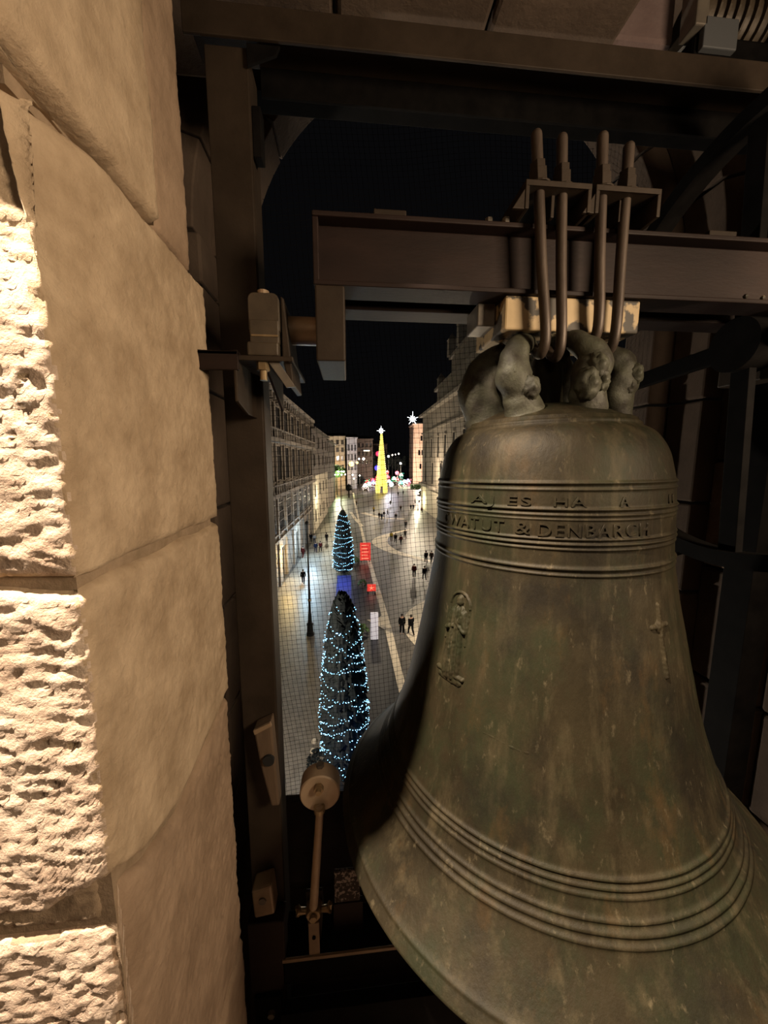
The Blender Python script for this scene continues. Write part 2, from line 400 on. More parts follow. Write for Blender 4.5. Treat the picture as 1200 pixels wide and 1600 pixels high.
# ------------------------------------------------------------------ bell
BC = Vector((.5626, 1.0259, 0)); TILT = (-.0203, -.0101, 0); ZB = -1.032
bell_root = thing('church_bell', 'large green-brown bronze bell with cast lettering hanging in the belfry opening', 'bell', BC + Vector((-.0101, .0203, 1)).normalized() * ZB)
bell_root.rotation_euler = TILT
PZ = [(.083, .228), (.078, .238), (.068, .2525), (.052, .2665), (.030, .2795), (.006, .2885), (-.02, .2945), (-.06, .3015), (-.12, .3055), (-.2, .3072), (-.25, .3105), (-.3, .3180), (-.38, .3325), (-.45, .3475),
      (-.6, .3785), (-.7, .4045), (-.8, .4385), (-.87, .4700), (-.93, .5080), (-.98, .5530), (-1.010, .5860), (-1.030, .6045)]
dense = catmull([(z, r) for z, r in PZ], 12)
dz = np.array([d[0] for d in dense][::-1]); dr = np.array([d[1] for d in dense][::-1])
BEADS = [(-.052, .0045, .0035), (-.066, .0025, .003), (-.108, .0042, .0035), (-.120, .0026, .003), (-.130, .0016, .002), (-.172, .0035, .003), (-.183, .0042, .0033), (-.194, .0026, .003), (-.236, .0045, .004), (-.250, .0028, .003),
         (-.815, .0050, .0042), (-.829, .0042, .0040), (-.842, .0034, .004), (-.873, .0042, .004), (-.888, .0052, .0045), (-.903, .0044, .004), (-1.006, .0030, .0035)]
def bell_r(z):                                                       # z from the fitted frame, 0 near camera height
    r = float(np.interp(z, dz, dr))
    for b, a, w in BEADS: r += a * math.exp(-((z - b) / w) ** 2)
    return r
zs = sorted(set([round(.083 - i * .0075, 4) for i in range(151) if .083 - i * .0075 > -1.03] +
                [round(b + w * k * .55, 4) for b, a, w in BEADS for k in range(-5, 6)] + [-1.03]), reverse=True)
prof = [(.0005, .152), (.08, .150), (.12, .142), (.16, .126), (.195, .109), (.207, .1035), (.2125, .1045), (.217, .102), (.219, .095), (.2225, .0935), (.2265, .091), (.2275, .086)] + [(bell_r(z), z) for z in zs]
prof += [(.602, -1.036), (.592, -1.0385), (.575, -1.034), (.54, -1.0), (.50, -.955), (.45, -.88), (.40, -.78), (.36, -.65), (.31, -.4), (.275, -.1), (.24, .03), (.1, .06), (.0005, .062)]
mb = MB(); NB = 240
for (r, z) in prof:
    for j in range(NB):
        a = 2 * PI * j / NB
        q = Vector((r * math.cos(a), r * math.sin(a), z)); k = .0008 * fbm(q, 14, 3) if r > .05 else 0
        mb.v.append((q.x * (1 + k / max(r, .1)), q.y * (1 + k / max(r, .1)), z - ZB))
mb.f = [(i * NB + j, i * NB + (j + 1) % NB, (i + 1) * NB + (j + 1) % NB, (i + 1) * NB + j) for i in range(len(prof) - 1) for j in range(NB)]
def local_build(mb, name, mt, parent, smooth=2):
    me = bpy.data.meshes.new(name); me.from_pydata(mb.v, [], mb.f)
    bm = bmesh.new(); bm.from_mesh(me); bmesh.ops.recalc_face_normals(bm, faces=bm.faces); bm.to_mesh(me); bm.free()
    if smooth: me.shade_smooth()
    if mt: me.materials.append(mt)
    o = bpy.data.objects.new(name, me); C.objects.link(o); o.parent = parent; return o
local_build(mb, 'bell_body', M['bronze'], bell_root)
# cast inscription, wrapped on the shoulder
def wrap_text(txt, th0, th1, z, h, emb=.0030):
    cu = bpy.data.curves.new('inscription', 'FONT'); cu.body = txt; cu.size = 1; cu.extrude = .05; cu.resolution_u = 3; cu.space_character = 1.15
    o = bpy.data.objects.new('tmp', cu); C.objects.link(o)
    me = bpy.data.meshes.new_from_object(o.evaluated_get(bpy.context.evaluated_depsgraph_get()))
    bpy.data.objects.remove(o); me.name = 'inscription'
    bm = bmesh.new(); bm.from_mesh(me); bmesh.ops.remove_doubles(bm, verts=bm.verts, dist=1e-4)
    bmesh.ops.subdivide_edges(bm, edges=[e for e in bm.edges if e.calc_length() > .25], cuts=2); bm.to_mesh(me); bm.free()
    xs = [v.co.x for v in me.vertices]; x0, x1 = min(xs), max(xs)
    for v in me.vertices:
        t = (v.co.x - x0) / (x1 - x0); th = math.radians(th0 + (th1 - th0) * t); zz = z + v.co.y / .72 * h
        r = bell_r(zz) + (emb if v.co.z > 0 else -.003)
        v.co = (r * math.cos(th), r * math.sin(th), zz - ZB)
    me.materials.append(M['bronze']); ob = bpy.data.objects.new('inscription', me); C.objects.link(ob); ob.parent = bell_root
    return ob
wrap_text('WATUT', -166, -134, -.164, .028); wrap_text('&', -129.5, -123.5, -.164, .028); wrap_text('DENBARCH', -120.5, -76, -.166, .029)
wrap_text('AJ', -151, -139, -.101, .021); wrap_text('ES', -133, -123.5, -.101, .021); wrap_text('HA', -115, -103, -.101, .021)
wrap_text('A', -90, -86, -.101, .021); wrap_text('II', -62, -57, -.101, .021); wrap_text('C', -171, -168, -.164, .028)
# relief figure
def relief(name, th0, z0, w, h, fn, n=(64, 120)):
    mb = MB(); R0 = bell_r(z0)
    for i in range(n[0] + 1):
        for j in range(n[1] + 1):
            u = (i / n[0] - .5) * w; v = (j / n[1] - .5) * h
            zz = z0 + v; th = math.radians(th0) + u / R0; r = bell_r(zz) + fn(u, v) - .0012
            mb.v.append((r * math.cos(th), r * math.sin(th), zz - ZB))
    mb.f = [(i * (n[1] + 1) + j, (i + 1) * (n[1] + 1) + j, (i + 1) * (n[1] + 1) + j + 1, i * (n[1] + 1) + j + 1) for i in range(n[0]) for j in range(n[1])]
    return local_build(mb, name, M['bronze'], bell_root)
def cap(u, v, u0, v0, u1, v1, r0, r1, h):
    d = (u1 - u0) ** 2 + (v1 - v0) ** 2; t = max(0, min(1, ((u - u0) * (u1 - u0) + (v - v0) * (v1 - v0)) / d)) if d else 0
    q = math.hypot(u - u0 - t * (u1 - u0), v - v0 - t * (v1 - v0)) / (r0 + (r1 - r0) * t)
    return h * math.sqrt(max(0, 1 - q * q))
def fig(u, v):
    H = 0
    H = max(H, cap(u, v, 0, .082, 0, .088, .013, .011, .011))                               # head
    H = max(H, cap(u, v, 0, .055, 0, -.085, .021, .030, .011) * (1 + .28 * math.sin(u * 420 + v * 30)))   # robe with folds
    H = max(H, cap(u, v, -.018, .055, -.028, .012, .009, .008, .011)); H = max(H, cap(u, v, -.028, .012, -.004, .022, .008, .006, .013))
    H = max(H, cap(u, v, .018, .055, .028, .015, .009, .008, .011)); H = max(H, cap(u, v, .028, .015, .006, .03, .008, .006, .013))
    H = max(H, cap(u, v, .012, .036, .016, .046, .010, .008, .013))                          # child / bundle on the arm
    d = math.hypot(u, v - .07)
    if v > .07: H = max(H, .006 * max(0, 1 - ((d - .034) / .005) ** 2))                      # arched niche
    elif v > -.02: H = max(H, .004 * max(0, 1 - ((abs(u) - .034) / .004) ** 2))
    H = max(H, cap(u, v, -.04, -.096, .04, -.096, .006, .006, .008)); H = max(H, cap(u, v, -.03, -.108, .03, -.108, .01, .01, .006))
    return H + .0015 * noise.noise(Vector((u * 130, v * 130, 3)))
relief('relief_figure', -152.5, -.432, .10, .25, fig)
def crossr(u, v):
    H = max(cap(u, v, 0, .075, 0, -.075, .006, .007, .0055), cap(u, v, -.026, .03, .026, .03, .006, .006, .005))
    H = max(H, cap(u, v, 0, .03, 0, .03, .016, .016, .006)); return H + .0014 * noise.noise(Vector((u * 140, v * 140, 9))) * (1 if abs(u) < .03 else .2)
relief('relief_cross', -71.5, -.395, .08, .19, crossr, (48, 90))
def band(u, v): return (.0016 + .0012 * noise.noise(Vector((u * 90, 0, 4)))) * max(0, 1 - ((v + .004 * math.sin(u * 40)) / .005) ** 2) * (1 if abs(u) < .05 else max(0, 1 - (abs(u) - .05) / .015))
relief('relief_band', -128, -.622, .14, .016, band, (30, 12))
# crown: six cannons and a middle argent
def crown(pts, rad, name='cannon', mask=None, mt='verdigris', ell=.8):
    P = catmull(pts, 8); Rr = [float(np.interp(i, np.linspace(0, len(P) - 1, len(rad)), rad)) for i in range(len(P))]
    mbx = MB(); mbx.tube([Vector(p) for p in P], Rr, 20, True, ell, .006, 34)
    if mask:
        for (c, r) in mask:
            b = MB(); b.ball((0, 0, 0), 1, 26, 20)
            def gb(d, c0, w): return math.exp(-((d - Vector(c0).normalized()).length / w) ** 2)
            vs = []
            for v in b.v:
                d = Vector(v); k = 1 + .30 * gb(d, (0, -1, -.05), .28) + .10 * gb(d, (0, -1, .55), .35) - .22 * gb(d, (.42, -.9, .2), .25) - .22 * gb(d, (-.42, -.9, .2), .25) - .14 * gb(d, (0, -1, -.5), .22) + .1 * gb(d, (0, -.9, -.85), .3)
                k += .16 * noise.noise(d * 2.6 + Vector(c) * 40) + .08 * noise.noise(d * 6 + Vector(c) * 40)
                vs.append(Vector(c) + Vector((d.x * .95, d.y * .9, d.z * 1.25)) * r * k)
            mbx.add(vs, b.f)
    off = bell_root.location
    inv = Matrix.LocRotScale(bell_root.location, bell_root.rotation_euler.copy(), None).inverted()
    mbx.v = [tuple(inv @ Vector(v)) for v in mbx.v]
    return local_build(mbx, name, M[mt], bell_root)
crown([(.452, .925, .085), (.444, .925, .12), (.428, .920, .165), (.410, .918, .205), (.412, .925, .245), (.436, .945, .288), (.475, .985, .305)], [.072, .052, .042, .045, .036, .030, .026],
      mask=[((.442, .893, .175), .024), ((.398, .905, .215), .020)])
crown([(.405, 1.06, .08), (.390, 1.06, .13), (.368, 1.06, .19), (.385, 1.05, .25), (.44, 1.04, .30)], [.066, .056, .055, .045, .03])
crown([(.603, .905, .085), (.598, .898, .12), (.584, .888, .165), (.588, .888, .205), (.603, .897, .245), (.590, .925, .288), (.565, .955, .310), (.545, .985, .295)], [.052, .044, .044, .045, .042, .036, .030, .026],
      mask=[((.566, .862, .180), .031), ((.592, .868, .222), .026), ((.600, .866, .190), .024)])
crown([(.745, .985, .085), (.738, .978, .13), (.725, .965, .18), (.735, .965, .225), (.725, .972, .262), (.695, .99, .290), (.64, 1.01, .305)], [.046, .038, .040, .042, .036, .028, .024],
      mask=[((.750, .945, .225), .022), ((.735, .945, .195), .018)])
crown([(.50, 1.15, .085), (.48, 1.17, .16), (.48, 1.16, .23), (.52, 1.09, .305)], [.05, .042, .036, .026])
crown([(.67, 1.14, .085), (.69, 1.16, .16), (.68, 1.15, .23), (.62, 1.08, .305)], [.05, .042, .036, .026])
crown([(.535, 1.0, .085), (.537, 1.0, .15), (.538, 1.0, .23), (.54, 1.01, .31)], [.060, .048, .040, .030], 'argent', mt='bronze')

# ------------------------------------------------------------------ yoke (headstock)
yk = thing('bell_yoke', 'rusty brown steel double-beam headstock carrying the bell', 'bell yoke', (.5626, 1.03, .40))
def ibeam(y0, y1, x0, x1, z0, z1, tf=.011, tw=.009):
    ym = (y0 + y1) / 2
    return MB().box(x0, x1, y0, y1, z1 - tf, z1).box(x0, x1, y0, y1, z0, z0 + tf).box(x0, x1, ym - tw / 2, ym + tw / 2, z0 + tf, z1 - tf)
ibeam(.920, 1.0, -.075, 1.21, .400, .555).build('front_beam', M['steel_red'], yk, bevel=.0025)
ibeam(1.055, 1.135, -.075, 1.21, .400, .555).build('rear_beam', M['steel_red'], yk, bevel=.0025)
MB().box(-.075, -.062, .925, 1.13, .40, .55).build('end_plate', M['steel_red'], yk, bevel=.002)
b = MB().box(-.072, -.004, .915, 1.135, .232, .398).build('shaft_block', M['steel'], yk, bevel=.004)
MB().lathe([(.0005, -.240), (.034, -.240), (.034, -.07)], 28, (0, 1.026, .331), 'x').build('axle', M['tan'], yk, smooth=True)
MB().box(1.19, 1.26, .915, 1.135, .232, .398).build('shaft_block', M['steel'], yk, bevel=.004)
MB().lathe([(.034, 1.26), (.034, 1.44), (.0005, 1.44)], 28, (0, 1.026, .331), 'x').build('axle', M['tan'], yk, smooth=True)
MB().box(.385, .738, .930, 1.14, .320, .399).build('spacer_block', M['cream'], yk, bevel=.005)['label'] = 'pale cream block with black stains'
MB().box(.335, .382, .985, 1.075, .345, .40).build('stiffener', M['steel_grey'], yk, bevel=.003)
for x in (.064, .90):
    MB().box(x, x + .075, .925, .985, .5555, .568).build('clip_plate', M['steel'], yk, bevel=.002)
for x, y in ((.338, .935), (.378, .93)):
    MB().hexnut((x, y, .5552), .009, .012).build('bolt', M['steel_grey'], yk)
for x, y in ((1.02, .925), (1.075, .93)):
    MB().ball((x, y, .418), .006, 8, 5).build('weld_bead', M['cream'], yk)
# suspension: two bridges, four hooked rods
for k, (xa, xb, rods) in enumerate([(.398, .553, [((.428, .9, .721), (.473, .895, .275)), ((.491, .905, .722), (.516, .9, .27))]),
                                    (.563, .722, [((.585, .9, .728), (.609, .9, .31)), ((.654, .905, .716), (.655, .9, .29))])]):
    h = thing('bell_hanger', ['left pair of tall hooked rods through a bridge plate on the yoke', 'right pair of tall hooked rods through a bridge plate on the yoke'][k], 'hanger', ((xa + xb) / 2, .9, .556), 'hooked rods holding the bell to its yoke')
    MB().box(xa, xb, .875, 1.10, .604, .616).box(xa, xa + .009, .875, 1.10, .557, .604).box(xb - .009, xb, .875, 1.10, .557, .604).box((xa + xb) / 2 - .004, (xa + xb) / 2 + .004, .90, 1.10, .557, .604) \
        .prism([(xa, .60), (xa, .557), (xa - .028, .557)], .877, .885, 'xz').build('bridge_plate', M['steel'], h, bevel=.0015)
    for (p, q) in rods:
        p, q = Vector(p), Vector(q); mid = p.lerp(q, .6)
        pts = catmull([p, p.lerp(q, .33), mid, q + Vector((0, 0, .03)), q + Vector((.004, .022, -.012)), q + Vector((.006, .055, .0)), q + Vector((.006, .085, .03))], 5)
        rd = MB(); rd.tube([Vector(v) for v in pts], .0122, 14); rd.ball(p, .0122, 14, 8)
        rd.build('hooked_rod', M['rod'], h, smooth=True)
        d = (q - p).normalized(); pz = p + d * ((p.z - .617) / -d.z)
        nt_ = MB().hexnut(pz - d * .002, .021, .030, -d); nt_.hexnut(pz - d * .03, .018, .018, -d); nt_.lathe([(.0125, .6165), (.026, .6165), (.026, .6205), (.0125, .6205)], 18, (pz.x, pz.y, 0))
        nt_.build('nut', M['steel'], h, bevel=.001)

# ------------------------------------------------------------------ bell wheel on the yoke's right end
WX, WY, WZ, WR = 1.15, 1.026, .331, .615
wh = thing('bell_pulley', 'big black steel rope wheel behind the bell on its right', 'wheel', (WX, WY, WZ - WR))
rim = MB(); rim.lathe([(WR, -.032), (WR, .032), (WR - .012, .032), (WR - .012, -.032), (WR, -.032)], 72, (WX, WY, WZ), 'x')
rim.lathe([(WR + .035, -.032), (WR + .035, -.026), (WR, -.026), (WR, -.032), (WR + .035, -.032)], 72, (WX, WY, WZ), 'x')
rim.lathe([(WR + .035, .026), (WR + .035, .032), (WR, .032), (WR, .026), (WR + .035, .026)], 72, (WX, WY, WZ), 'x')
rim.build('rim', M['steel_dark'], wh, smooth=True)
for k in range(4):
    a = math.radians(-93 + 90 * k); d = Vector((0, math.cos(a), math.sin(a))); n = Vector((0, -d.z, d.y))
    MB().obox(Vector((WX, WY, WZ)) + d * (WR / 2 + .02), d * (WR / 2 - .03), n * .027, Vector((.012, 0, 0))).build('spoke', M['steel_dark'], wh, bevel=.002)
MB().lathe([(.0005, -.04), (.075, -.04), (.075, .04), (.0005, .04)], 32, (WX, WY, WZ), 'x').build('hub', M['steel_dark'], wh, smooth=True)
MB().obox((WX, WY + .16, WZ - WR - .035), (.02, 0, 0), (0, .035, -.02), (0, .004, .016)).build('rope_clamp', M['steel_dark'], wh, bevel=.002)

# ------------------------------------------------------------------ left bearing, its bracket, frame
br = thing('bearing_block', 'brown cast pillow block bearing on bracket beside the left post', 'bearing', (-.195, 1.02, .25))
b = MB()
def rbox(x0, x1, y0, y1, z0, z1, r, n=6):
    poly = []
    for (cx, cz, a0) in ((x1 - r, z1 - r, 0), (x0 + r, z1 - r, 90), (x0 + r, z0 + .006, 180), (x1 - r, z0 + .006, 270)):
        rr = r if a0 < 180 else .006
        if a0 >= 180: cx = x0 + .006 if a0 == 180 else x1 - .006
        for j in range(n + 1):
            a = math.radians(a0 + 90 * j / n); poly.append((cx + rr * math.cos(a), cz + rr * math.sin(a)))
    return MB().prism(poly, y0, y1, 'xz')
rbox(-.232, -.160, .955, 1.09, .305, .392, .016).build('cap', M['bearing'], br, bevel=.002)
rbox(-.230, -.162, .953, 1.09, .277, .332, .004).build('bearing_shell', M['bearing'], br, bevel=.003)
MB().box(-.236, -.163, .946, 1.10, .248, .2795).build('base', M['bearing'], br, bevel=.004)
MB().prism([(-.158, .39), (-.150, .385), (-.132, .185), (-.145, .183), (-.158, .25)], .965, 1.12, 'xz').build('side_flange', M['steel'], br, bevel=.003)
MB().cyl((-.198, .97, .388), (-.198, .97, .400), .014, 14).build('grease_cap', M['tan'], br)
nb = MB().hexnut((-.205, .968, .218), .016, .030); nb.cyl((-.205, .968, .195), (-.205, .968, .25), .009, 12); nb.build('bolt', M['brass'], br)
MB().box(-.226, -.164, .9505, .957, .2925, .297).build('seam', M['brass'], br)
bk = thing('bearing_bracket', 'dark steel angle bracket set into the left stone jamb', 'bracket', (-.26, 1.0, .137))
MB().box(-.41, -.256, .938, .948, .212, .255).box(-.41, -.256, .938, .985, .2455, .255).build('wall_bar', M['steel_red'], bk, bevel=.002)
MB().prism([(.940, .248), (1.20, .248), (1.20, .120), (1.03, .120), (.940, .140)], -.268, -.260, 'yz').build('side_plate', M['steel'], bk, bevel=.002)
MB().box(-.268, -.13, .945, 1.20, .236, .2475).build('seat_plate', M['steel'], bk, bevel=.002)
MB().prism([(.96, .236), (1.20, .236), (1.20, .150)], -.205, -.197, 'yz').build('gusset', M['steel'], bk, bevel=.002)
MB().prism([(-.165, .236), (-.128, .180), (-.150, .178), (-.19, .236)], .96, .967, 'xz').build('gusset', M['steel_grey'], bk, bevel=.001)

fr = thing('support_gantry', 'dark brown steel frame of posts and cross beams around the bell', 'frame', (.5, 1.15, -2.05))
MB().box(-.35, -.244, 1.122, 1.13, -2.05, 1.04).box(-.35, -.341, 1.13, 1.225, -2.05, 1.04).box(-.253, -.244, 1.13, 1.225, -2.05, 1.04).build('post', M['steel'], fr, bevel=.002)
MB().box(1.40, 1.49, 1.122, 1.225, -2.05, 1.04).build('post', M['steel_dark'], fr, bevel=.002)
MB().box(-.392, 1.55, 1.098, 1.107, 1.040, 1.112).box(-.392, 1.55, 1.107, 1.245, 1.103, 1.112).build('top_beam', M['steel'], fr, bevel=.002)
MB().box(-.235, 1.55, 1.236, 1.245, 1.030, 1.103).build('top_beam_web', M['steel_dark'], fr, bevel=.001)
MB().box(-.30, 1.45, 1.30, 1.38, 1.10, 1.18).build('rear_beam', M['steel_dark'], fr, bevel=.002)
MB().prism([(-.243, 1.04), (-.16, 1.04), (-.17, 1.02), (-.243, .99)], 1.11, 1.118, 'xz').build('corner_gusset', M['steel_dark'], fr, bevel=.001)
MB().box(-.242, -.218, 1.13, 1.17, .80, .92).build('splice_clip', M['steel_dark'], fr, bevel=.003)
MB().box(-.245, 1.45, 1.06, 1.20, -1.78, -1.675).build('bottom_beam', M['steel_dark'], fr, bevel=.002)
MB().box(-.245, .25, 1.056, 1.064, -1.685, -1.673).build('bottom_beam_lit_edge', M['tan'], fr, bevel=.001)  # tan strip painted as the light along the beam's top edge
MB().prism([(-.20, 1.104), (.3, 1.104), (.3, 1.098)], 1.107, 1.11, 'xz').build('weld_seam', M['steel'], fr)
MB().box(-.245, 1.45, 1.0, 1.04, -2.05, -1.80).build('kick_plate', M['steel_dark'], fr, bevel=.002)
# wooden packing and clamps on the left post
w = thing('wooden_wedge', 'worn brown wooden wedge wedged against the left post above the hammer', 'wedge', (-.27, 1.08, -1.1))
MB().prism([(-.305, -.825), (-.250, -.800), (-.236, -1.10), (-.262, -1.10), (-.29, -.95)], 1.075, 1.12, 'xz').build('wedge_body', M['wood'], w, bevel=.006)
MB().prism([(-.304, -.823), (-.251, -.799), (-.247, -.812), (-.300, -.838)], 1.066, 1.076, 'xz').build('wedge_lit_edge', M['tan'], w, bevel=.002)  # light on the wedge's top put in as a tan strip
MB().lathe([(.0005, 0), (.018, 0), (.018, .01), (.0005, .01)], 16, (-.262, 1.066, -.93), 'y').build('plug', M['black'], w)
w = thing('wooden_packing', 'weathered short wooden packing block at the foot of the left post', 'block', (-.3, 1.08, -1.5))
MB().prism([(-.335, -1.395), (-.27, -1.375), (-.262, -1.49), (-.33, -1.50)], 1.06, 1.12, 'xz').build('block_body', M['tan'], w, bevel=.008)
MB().cyl((-.30, 1.055, -1.43), (-.30, 1.062, -1.43), .012, 10).build('nail_head', M['steel_grey'], w)
w = thing('post_shoe', 'dark steel shoe clamped around the bottom of the left post', 'shoe', (-.3, 1.08, -2.0))
MB().box(-.355, -.235, 1.06, 1.12, -2.0, -1.52).build('sleeve', M['steel_red'], w, bevel=.004)
MB().box(-.34, -.25, 1.045, 1.0595, -1.96, -1.80).build('plate', M['steel_dark'], w, bevel=.003)
MB().hexnut((-.285, 1.045, -1.86), .012, .012, (0, -1, 0)).build('bolt', M['steel_grey'], w)

# ------------------------------------------------------------------ clapper hammer
hm = thing('bell_hammer', 'tan hammer with round head on a thin rod leaning at the bell rim', 'hammer', (-.135, 1.08, -1.67))
hc = Vector((-.108, 1.08, -1.075))
MB().lathe([(.0005, 0), (.061, 0), (.065, .004), (.065, .058), (.060, .064), (.0005, .064)], 40, hc, 'y').build('head', M['hammer_tan'], hm, smooth=True)
bb = MB().hexnut(hc + Vector((-.002, -.016, .028)), .016, .0158, (0, 1, 0)); bb.cyl(hc + Vector((-.002, -.026, .028)), hc + Vector((-.002, -.016, .028)), .009, 12)
bb.build('bolt', M['brass'], hm)
bb = MB().hexnut(hc + Vector((-.0, .04, .060)), .013, .016, (0, 0, 1)).build('nut', M['steel_grey'], hm)
pv = Vector((-.138, 1.08, -1.515))
rd = MB(); rd.tube([hc + Vector((0, -.012, -.04)), hc + Vector((-.002, -.012, -.075)), pv + Vector((0, -.006, .02))], [.013, .0125, .0145], 16); rd.build('rod', M['hammer_tan'], hm, smooth=True)
MB().lathe([(.011, -.05), (.018, -.05), (.018, -.034), (.011, -.034)], 16, hc + Vector((-.001, -.012, 0))).build('collar', M['brass'], hm)
MB().lathe([(.0005, -.020), (.022, -.020), (.026, -.014), (.026, .018), (.0005, .018)], 24, pv, 'y').build('pivot_boss', M['brass'], hm, smooth=True)
MB().hexnut(pv + Vector((0, -.021, 0)), .013, .010, (0, -1, 0)).build('nut', M['brass'], hm, bevel=.001)
for s in (-1, 1):
    a = MB(); a.tube([pv + Vector((s * .022, 0, 0)), pv + Vector((s * .045, 0, 0)), pv + Vector((s * .055, 0, .004))], [.009, .011, .017], 12); a.tube([pv + Vector((s * .053, 0, -.016)), pv + Vector((s * .057, 0, .018))], [.006, .006], 8)
    a.build('wing', M['brass'], hm, smooth=True)
MB().prism([(pv.x - .028, pv.z + .045), (pv.x + .028, pv.z + .045), (pv.x + .03, pv.z - .02), (pv.x + .020, pv.z - .158), (pv.x - .020, pv.z - .158), (pv.x - .03, pv.z - .02)], 1.10, 1.112, 'xz').build('bracket', M['steel'], hm, bevel=.002)
MB().box(pv.x - .018, pv.x + .018, 1.062, 1.070, pv.z - .16, pv.z - .03).build('tongue', M['tan'], hm, bevel=.002)
MB().cyl((pv.x, 1.058, pv.z - .085), (pv.x, 1.063, pv.z - .085), .006, 10).build('pin', M['steel_dark'], hm)
jb = thing('junction_plate', 'small dark plate with speckled pale flakes below the bell rim', 'plate', (-.02, 1.13, -1.67))
MB().box(-.075, .03, 1.12, 1.14, -1.674, -1.56).build('plate_body', M['steel_red'], jb, bevel=.002)
MB().box(-.07, .02, 1.121, 1.135, -1.555, -1.43).build('flake_panel', mat('flaking_pale_paint', (.03, .02, .018), (.32, .27, .24), .8, 0, 75, detail=3, lo=.52, hi=.58), jb, bevel=.002)

# motor above the beam, top right
mo = thing('ringing_motor', 'dark boxy metal device with pale panels above the top beam at right', 'motor', (1.2, 1.25, 1.113))
MB().lathe([(.0005, -.13), (.06, -.13), (.075, -.11), (.075, .10), (.05, .13), (.0005, .13)], 24, (1.20, 1.27, 1.36), 'x').build('barrel', M['bearing'], mo, smooth=True)
for i in range(7):
    MB().lathe([(.074, 0), (.088, 0), (.088, .006), (.074, .006)], 24, (1.11 + .03 * i, 1.27, 1.36), 'x').build('fin', M['bearing'], mo)
MB().box(1.06, 1.17, 1.18, 1.1995, 1.215, 1.295).build('cover_plate', mat('blue_grey_panel', (.075, .078, .082), rough=.5), mo, bevel=.003)
MB().box(1.05, 1.38, 1.20, 1.36, 1.18, 1.27).build('gear_case', M['steel_dark'], mo, bevel=.01)
MB().box(1.03, 1.07, 1.18, 1.24, 1.27, 1.47).build('bracket', M['steel_grey'], mo, bevel=.004)
MB().box(1.10, 1.40, 1.20, 1.34, 1.1125, 1.18).build('base', M['steel_dark'], mo, bevel=.004)

# ================================================================== the square outside, 15 m below
M['paving'] = mat('wet_stone_paving', (.060, .053, .047), (.12, .105, .092), .43, 0, .9, .012, 2.2, detail=8)
M['paving_pale'] = mat('pale_cobble_paving', (.17, .15, .125), (.27, .24, .20), .45, 0, 2.5, .02, 3.0, detail=8)
M['asphalt'] = mat('dark_wet_asphalt', (.010, .010, .013), (.022, .021, .024), .42, 0, 1.2, .008, 3)
M['band'] = mat('pale_paving_band', (.66, .57, .44), (.78, .68, .54), .5, 0, 2)
M['palace'] = mat('palace_limestone', (.19, .155, .125), (.30, .25, .20), .9, 0, .8, .03, 2)
M['palace_dark'] = mat('dark_render_wall', (.045, .034, .028), (.08, .06, .05), .9, 0, .6)
M['church'] = mat('church_stone', (.17, .145, .115), (.26, .22, .175), .9, 0, .5, .04, 1.2)
M['cream_wall'] = mat('cream_render', (.42, .36, .27), (.52, .46, .36), .9, 0, .3)
M['white_wall'] = mat('bluish_white_render', (.42, .42, .48), (.52, .52, .58), .9, 0, .3)
M['brick'] = mat('pink_brick', (.52, .37, .29), (.66, .49, .40), .9, 0, .5)
M['slate'] = mat('slate_roof', (.02, .019, .02), (.035, .033, .034), .7, 0, 1)
M['pane'] = mat('dark_window_glass', (.010, .010, .013), rough=.12)
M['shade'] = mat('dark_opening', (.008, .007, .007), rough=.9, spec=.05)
M['fir'] = mat('fir_needles', (.003, .006, .007), (.007, .013, .012), .8, 0, 3)
M['leaf'] = mat('hedge_leaves', (.06, .11, .04), (.12, .20, .07), .8, 0, 2)
M['bark'] = mat('bark', (.04, .028, .02), rough=.9)
M['led'] = mat('icy_blue_led', (.28, .66, 1.0), emit=4.5)
M['led_white'] = mat('white_led', (.92, .96, 1.0), emit=9.0)
M['led_yellow'] = mat('yellow_led', (1.0, .86, .20), emit=1.0)
M['globe'] = mat('lamp_globe', (1.0, .93, .82), emit=7.0)
M['globe_amber'] = mat('amber_lamp_globe', (1.0, .66, .12), emit=7.0)
M['iron'] = mat('black_cast_iron', (.012, .012, .012), (.02, .02, .02), .45, .4, 10)
M['red_sign'] = mat('red_lit_sign', (.85, .075, .045), (1.0, .16, .07), .6, 0, 6); 
M['white_sign'] = mat('white_glow_panel', (.72, .68, .74), rough=.5, emit=.45)  # glow added to make the panel look bright
def glow(name, col, e): return mat(name, col, emit=e)

